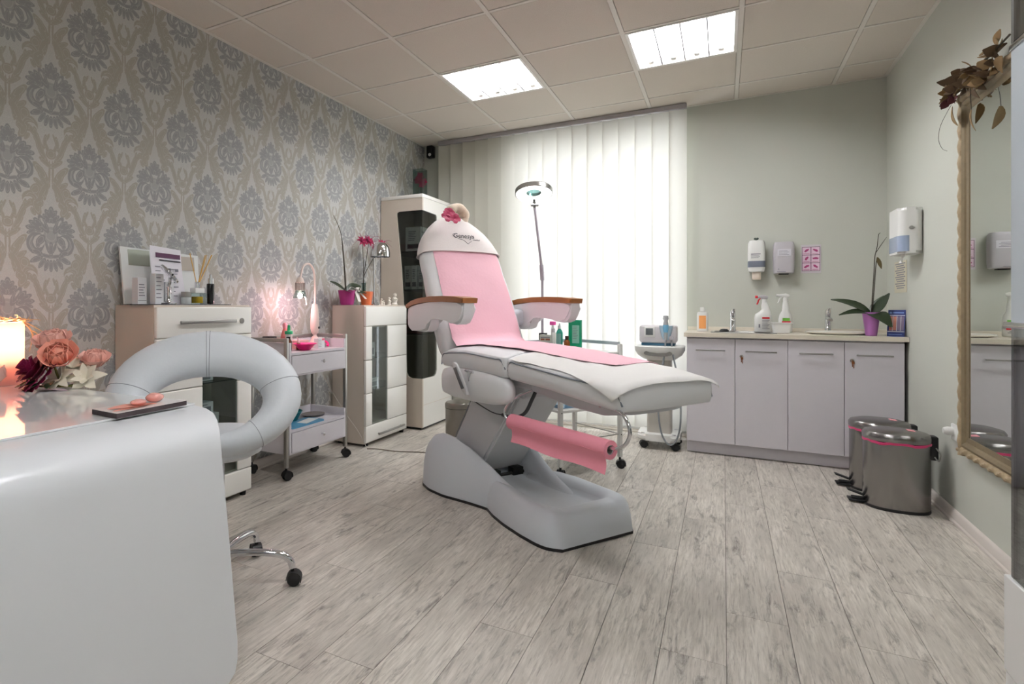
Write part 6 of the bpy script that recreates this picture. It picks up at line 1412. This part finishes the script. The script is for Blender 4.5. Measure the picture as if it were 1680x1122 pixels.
bm = bm_(); lathe(bm, [(0.0, 0), (0.022, 0.002), (0.023, 0.06), (0.014, 0.075)], 20); obj('body', bm, mat('amber_glass_dark', (92, 46, 24), 0.12), bp_)
bm = bm_(); lathe(bm, [(0.013, 0.074), (0.013, 0.09), (0.0, 0.091)], 16); obj('cap', bm, BLACK, bp_)
wb = thing('white_dish', 'pink-tinged white plastic dish under the gooseneck lamp', 'dish', (-2.47, 2.928, T3))
bm = bm_(); loft(bm, [[(x, y, z) for x, y in roundrect(w, d, 0.02, 5)] for w, d, z in ((0.07, 0.09, 0), (0.09, 0.115, 0.050), (0.094, 0.119, 0.054), (0.088, 0.113, 0.054), (0.066, 0.086, 0.005))]); obj('dish_body', bm, mat('blush_white_plastic', (236, 206, 200), 0.4), wb)
bm = bm_(); tube(bm, [(0.03, -0.04, 0.045), (0.04, -0.06, 0.062), (0.05, -0.085, 0.08)], 0.004, 6, 4); obj('spout_stick', bm, WPLAS, wb)
pt = thing('white_carton_box', 'small white and pink carton standing on the trolley', 'box', (-2.36, 3.00, T3), math.radians(6))
obj('carton_body', bx(bm_(), -0.016, 0.016, -0.042, 0.042, 0, 0.068, 0.001), mat('white_carton', (222, 224, 226), 0.6), pt, False)
quadprint('pink_print', [(0.006, 0.040, 0.052, 0.066)], basis((0.0162, 0, 0), (0, 1, 0), (0, 0, 1)), mat('rose_print', (206, 90, 116), 0.6), pt); quadprint('small_print', [(-0.036, 0.0, 0.012 + 0.01 * k, 0.014 + 0.01 * k) for k in range(5)], basis((0.0162, 0, 0), (0, 1, 0), (0, 0, 1)), GREYINK, pt)
pc = thing('pink_cloth', 'crumpled hot pink band beside the gooseneck lamp foot', 'cloth', (-2.40, 3.09, T3))
bm = bm_(); tube(bm, [(0.03, -0.03, 0.010), (0.0, -0.03, 0.030), (-0.015, 0.0, 0.040), (0.0, 0.03, 0.038), (0.02, 0.03, 0.020), (0.03, 0.01, 0.010)], 0.010, 8, 6, 0.6); obj('band', bm, mat('hot_pink_bowl', (240, 28, 128), 0.3), pc)
tb2 = thing('teal_bowl', 'teal plastic bowl on the lower trolley shelf', 'bowl', (-2.47, 2.82, T4))
bm = bm_(); lathe(bm, [(0.05, 0.0), (0.055, 0.002), (0.085, 0.062), (0.09, 0.066), (0.086, 0.068), (0.05, 0.008), (0.0, 0.006)], 28); obj('bowl_shell', bm, mat('teal_plastic', (20, 122, 128), 0.3), tb2)
bt2 = thing('blue_tray', 'flat blue tray with papers on the lower trolley shelf', 'tray', (-2.355, 2.80, T4))
bm = bm_(); prism(bm, roundrect(0.15, 0.32, 0.02), 0.008, 'z', 0.0); obj('tray_plate', bm, mat('steel_blue_plastic', (82, 146, 182), 0.4), bt2)
bm = bm_(); box(bm, (0.01, 0.06, 0.009), (0.07, 0.16, 0.0012), rot=Matrix.Rotation(0.2, 4, 'Z')); obj('paper_slip', bm, WPLAS, bt2, False)
gp = thing('grey_plate', 'oval grey plate on the lower trolley shelf beside the blue tray', 'plate', (-2.45, 3.045, T4))
bm = bm_(); lathe(bm, [(0.05, 0.0), (0.085, 0.012), (0.088, 0.014), (0.05, 0.004), (0.0, 0.003)], 28, sx=0.85); obj('plate', bm, mat('mid_grey_plastic', (128, 124, 122), 0.4), gp)

# ------------------------------------------------------------------ things on the desk (top at 0.7565)
TD = 0.757
cd = thing('glowing_candle', 'lit pink pillar candle holder at the left edge of the desk', 'candle', (-2.325, 1.095, TD))
bm = bm_(); lathe(bm, [(0.058, 0.0), (0.060, 0.003), (0.061, 0.228), (0.057, 0.228), (0.056, 0.006), (0.0, 0.006)], 40, (0, 0, 0), False); obj('frosted_cylinder', bm, translucent('pink_frosted_glass', (248, 208, 200), (255, 222, 208), 0.55), cd)
bm = bm_(); ball(bm, (0, 0, 0.135), (0.016, 0.016, 0.030)); obj('flame', bm, emitter('candle_flame', (255, 238, 216), 80.0), cd)
bm = bm_(); lathe(bm, [(0.0, 0.008), (0.045, 0.008), (0.045, 0.085), (0.0, 0.088)], 24); obj('wax', bm, mat('pink_wax', (246, 190, 180), 0.6), cd)
cl_ = bpy.data.lights.new('candle_glow', 'POINT'); cl_.energy = 1.6; cl_.color = (1.0, 0.80, 0.62); cl_.shadow_soft_size = 0.03
clo = bpy.data.objects.new('candle_glow', cl_); COL.objects.link(clo); clo.parent = cd; clo.location = (0, 0, 0.175)
tg = thing('twig_wreath', 'pale dry twig wreath resting on the glowing candle rim', 'twigs', (-2.325, 1.095, TD + 0.2285))
bm = bm_(); rg = random.Random(11)
for k in range(34):
    a = rg.uniform(0, 2 * PI); r0 = rg.uniform(0.03, 0.055); r1 = rg.uniform(0.05, 0.10); b2 = a + rg.uniform(-1.2, 1.2)
    p0 = (r0 * math.cos(a), r0 * math.sin(a), rg.uniform(0.002, 0.012)); p1 = (r1 * math.cos(b2), r1 * math.sin(b2), rg.uniform(0.004, 0.030)); mid = [(p0[i] + p1[i]) / 2 + rg.uniform(-0.01, 0.012) for i in range(3)]; mid[2] = max(mid[2], 0.003)
    tube(bm, [p0, mid, p1], [0.0022, 0.0018, 0.0006], 5, 3)
d0 = Vector((0.674, 0.739, 0))
for (x, z, x2, z2, x3, z3) in ((0.055, 0.004, 0.085, -0.03, 0.10, -0.09), (0.058, 0.004, 0.10, -0.02, 0.14, -0.05), (0.06, 0.002, 0.088, -0.045, 0.078, -0.11), (0.085, -0.03, 0.105, -0.045, 0.118, -0.085), (0.05, 0.006, 0.08, 0.012, 0.115, 0.008)):
    tube(bm, [d0 * x + Vector((0, 0, z)), d0 * x2 + Vector((0, 0, z2)), d0 * x3 + Vector((0, 0, z3))], [0.0026, 0.002, 0.0007], 5, 4)
obj('twigs', bm, mat('pale_dry_twig', (206, 170, 122), 0.8), tg)['kind'] = 'stuff'
bq = thing('artificial_bouquet', 'bouquet of artificial roses, dahlia and lilies on the desk edge', 'bouquet', (-2.06, 1.13, TD))
ROSE = mat('salmon_rose', (246, 168, 146), 0.6, vary=(30, 0.12)); ROSE2 = mat('blush_rose', (244, 192, 178), 0.6, vary=(30, 0.12)); LILY = mat('ivory_lily', (238, 232, 214), 0.55); DAHL = mat('crimson_dahlia', (120, 6, 58), 0.6, vary=(40, 0.25))
vd = Vector((-0.739, 0.674, 0)); vr = Vector((0.674, 0.739, 0))
def Q(r, z, d=0.0): return vr * r + vd * d + Vector((0, 0, z))
def rose(c, n, R, m):
    bm = bm_(); n = Vector(n).normalized(); a, b2 = frame_of(n); c = Vector(c)
    ball(bm, c + n * R * 0.25, R * 0.55)
    for ring, (cnt, rr, lift, L) in enumerate(((4, 0.20, 2.8, 0.95), (5, 0.50, 2.6, 1.05), (6, 0.85, 2.0, 1.05), (6, 1.10, 1.2, 0.95))):
        for k in range(cnt):
            an = 2 * PI * k / cnt + ring * 0.5; d = a * math.cos(an) + b2 * math.sin(an)
            petal(bm, c + d * R * rr * 0.5 - n * R * 0.25, d * 0.75 + n * lift, n - d * 0.9, R * L * 1.10, R * 1.35, -0.22 + 0.30 * (ring == 3), 6, tip=0.66)
    return obj('rose_bloom', bm, m, bq)
rose(Q(-0.020, 0.150, 0.06), (0.2, -0.3, 0.9), 0.055, ROSE2); rose(Q(0.020, 0.110, -0.03), (0.55, -0.45, 0.7), 0.052, ROSE); rose(Q(0.115, 0.085, 0.05), (0.3, -0.2, 0.9), 0.045, ROSE2); rose(Q(-0.165, 0.040, -0.02), (-0.3, -0.5, 0.6), 0.040, ROSE2)
bm = bm_(); c = Q(-0.060, 0.065, -0.02); n = Vector((-0.30, -0.75, 0.6)).normalized(); a, b2 = frame_of(n)
for ring in range(6):
    cnt = 8 + 2 * ring
    for k in range(cnt):
        an = 2 * PI * k / cnt + ring * 0.37; d = a * math.cos(an) + b2 * math.sin(an)
        petal(bm, c + d * 0.007 * ring - n * 0.006 * ring, d * (0.25 + 0.28 * ring) + n * (1.2 - 0.2 * ring), n - d * 0.4, 0.056, 0.030, 0.15, 4, tip=0.74)
obj('dahlia_bloom', bm, DAHL, bq)
for c, n, R in ((Q(0.095, 0.030, 0.0), (0.5, -0.6, 0.55), 0.075), (Q(0.02, 0.035, -0.02), (0.2, -0.75, 0.5), 0.065), (Q(0.045, 0.07, 0.02), (0.6, -0.2, 0.7), 0.055)):
    bm = bm_(); bloom(bm, c, n, R, 6, 0.45, 0.50, R * 40, 0.7); bloom(bm, c, n, R * 0.8, 6, 0.1, 0.45, R * 40 + 0.5, 1.2); obj('lily_bloom', bm, LILY, bq)
for c, d, L in ((Q(-0.045, 0.030, -0.03), (-0.4, -0.6, -0.1), 0.07), (Q(0.0, 0.03, -0.045), (0.5, -0.5, -0.15), 0.06), (Q(-0.02, 0.03, -0.04), (0.2, -0.8, -0.1), 0.06)):
    bm = bm_(); petal(bm, c, d, (0, -0.5, 1), L, 0.035, 0.1, 5); obj('leaf', bm, mat('silk_green_leaf', (36, 58, 34), 0.55), bq)
bm = bm_(); tube(bm, [Q(0.005, 0.11, -0.035), Q(0.01, 0.06, -0.03), Q(0.03, 0.012, -0.02), Q(0.06, 0.006, 0.0)], 0.004, 6, 4); tube(bm, [Q(-0.045, 0.15, 0.06), Q(-0.04, 0.07, 0.05), Q(0.0, 0.008, 0.02), Q(0.04, 0.006, 0.0)], 0.004, 6, 4); tube(bm, [Q(0.115, 0.07, 0.05), Q(0.09, 0.02, 0.03), Q(0.04, 0.006, 0.0)], 0.004, 6, 4); tube(bm, [Q(-0.085, 0.05, -0.01), Q(-0.05, 0.01, 0.0), Q(0.02, 0.006, 0.0)], 0.004, 6, 4); obj('stems', bm, mat('olive_stem', (110, 112, 58), 0.6), bq)
bm = bm_(); petal(bm, Q(-0.04, 0.004, -0.05), Q(1, 0, -0.1), (0, 0, 1), 0.08, 0.035, 0.05, 5); petal(bm, Q(0.0, 0.004, -0.05), Q(0.8, 0, -0.5), (0, 0, 1), 0.07, 0.03, 0.05, 5); obj('speckled_petal', bm, mat('speckled_lily_petal', (214, 190, 200), 0.5, vary=(90, 0.4)), bq)
for ch in bq.children:
    for v in ch.data.vertices: v.co.z = max(v.co.z, 0.001)
mg = thing('catalogue', 'thick dark-edged catalogue lying on the rounded desk corner', 'catalogue', (-1.427, 1.015, TD), 0.0)
def cat_ring(z, e): return [(p[0], p[1], z) for p in ((-0.058 + e, -0.105 + e), (0.060 - e, -0.113 + e), (0.050 - e, 0.113 - e), (-0.062 + e, 0.108 - e))]
bm = bm_(); loft(bm, [cat_ring(0.0, 0), cat_ring(0.0125, 0)]); obj('page_block', bm, mat('dark_page_edges', (66, 56, 58), 0.6), mg, False)
bm = bm_(); loft(bm, [cat_ring(0.0126, 0.0005), cat_ring(0.0138, 0.0005)]); cv = obj('cover', bm, mat('white_gloss_cover', (232, 226, 222), 0.25, coat=0.3), mg, False)
bm = bm_(); petal(bm, (-0.01, -0.09, 0.0142), (0.2, 1, 0), (0, 0, 1), 0.13, 0.055, 0.0, 5, 0.0004); petal(bm, (0.03, -0.10, 0.0142), (-0.1, 1, 0), (0, 0, 1), 0.14, 0.03, 0.0, 5, 0.0004); obj('cover_picture', bm, mat('skin_cover_print', (228, 156, 138), 0.4), cv)
STONE = mat('rose_quartz', (240, 170, 160), 0.12, coat=0.5, vary=(40, 0.15))
for (x, y, rx, ry, rz_, lb) in ((-1.432, 1.062, 0.022, 0.026, 0.0135, 'larger pink polished stone on the catalogue'), (-1.425, 1.005, 0.018, 0.022, 0.0085, 'flatter pink polished stone on the catalogue')):
    bm = bm_(); ball(bm, (0, 0, rz_), (rx, ry, rz_), 20, 12)
    for v in bm.verts: v.co *= 1 + 0.06 * noise.noise(v.co * 60)
    zmin = min(v.co.z for v in bm.verts)
    for v in bm.verts: v.co.z -= zmin
    o = obj('polished_stone', bm, STONE, None, True, 80); o.location = (x, y, TD + 0.0142); tag(o, lb, 'stone', 'polished stones')

# ------------------------------------------------------------------ cables on the floor
bm = bm_(); tube(bm, [(-2.27, 3.44, 0.004), (-2.20, 3.47, 0.004), (-2.05, 3.48, 0.004), (-1.84, 3.55, 0.004), (-1.66, 3.50, 0.004), (-1.52, 3.30, 0.004)], 0.0035, 6, 6)
o = obj('power_cable', bm, mat('grey_brown_cable', (108, 98, 86), 0.6)); tag(o, 'thin grey cable running over the floor to the treatment chair', 'cable')
bm = bm_(); tube(bm, [(-2.54, 3.212, 0.62), (-2.50, 3.30, 0.45), (-2.44, 3.40, 0.26), (-2.36, 3.455, 0.12), (-2.285, 3.46, 0.004)], 0.0022, 6, 6)
o = obj('lamp_cord', bm, mat('white_cord', (206, 200, 190), 0.6)); tag(o, 'thin white cord hanging between the trolley and the low cabinet', 'cable')
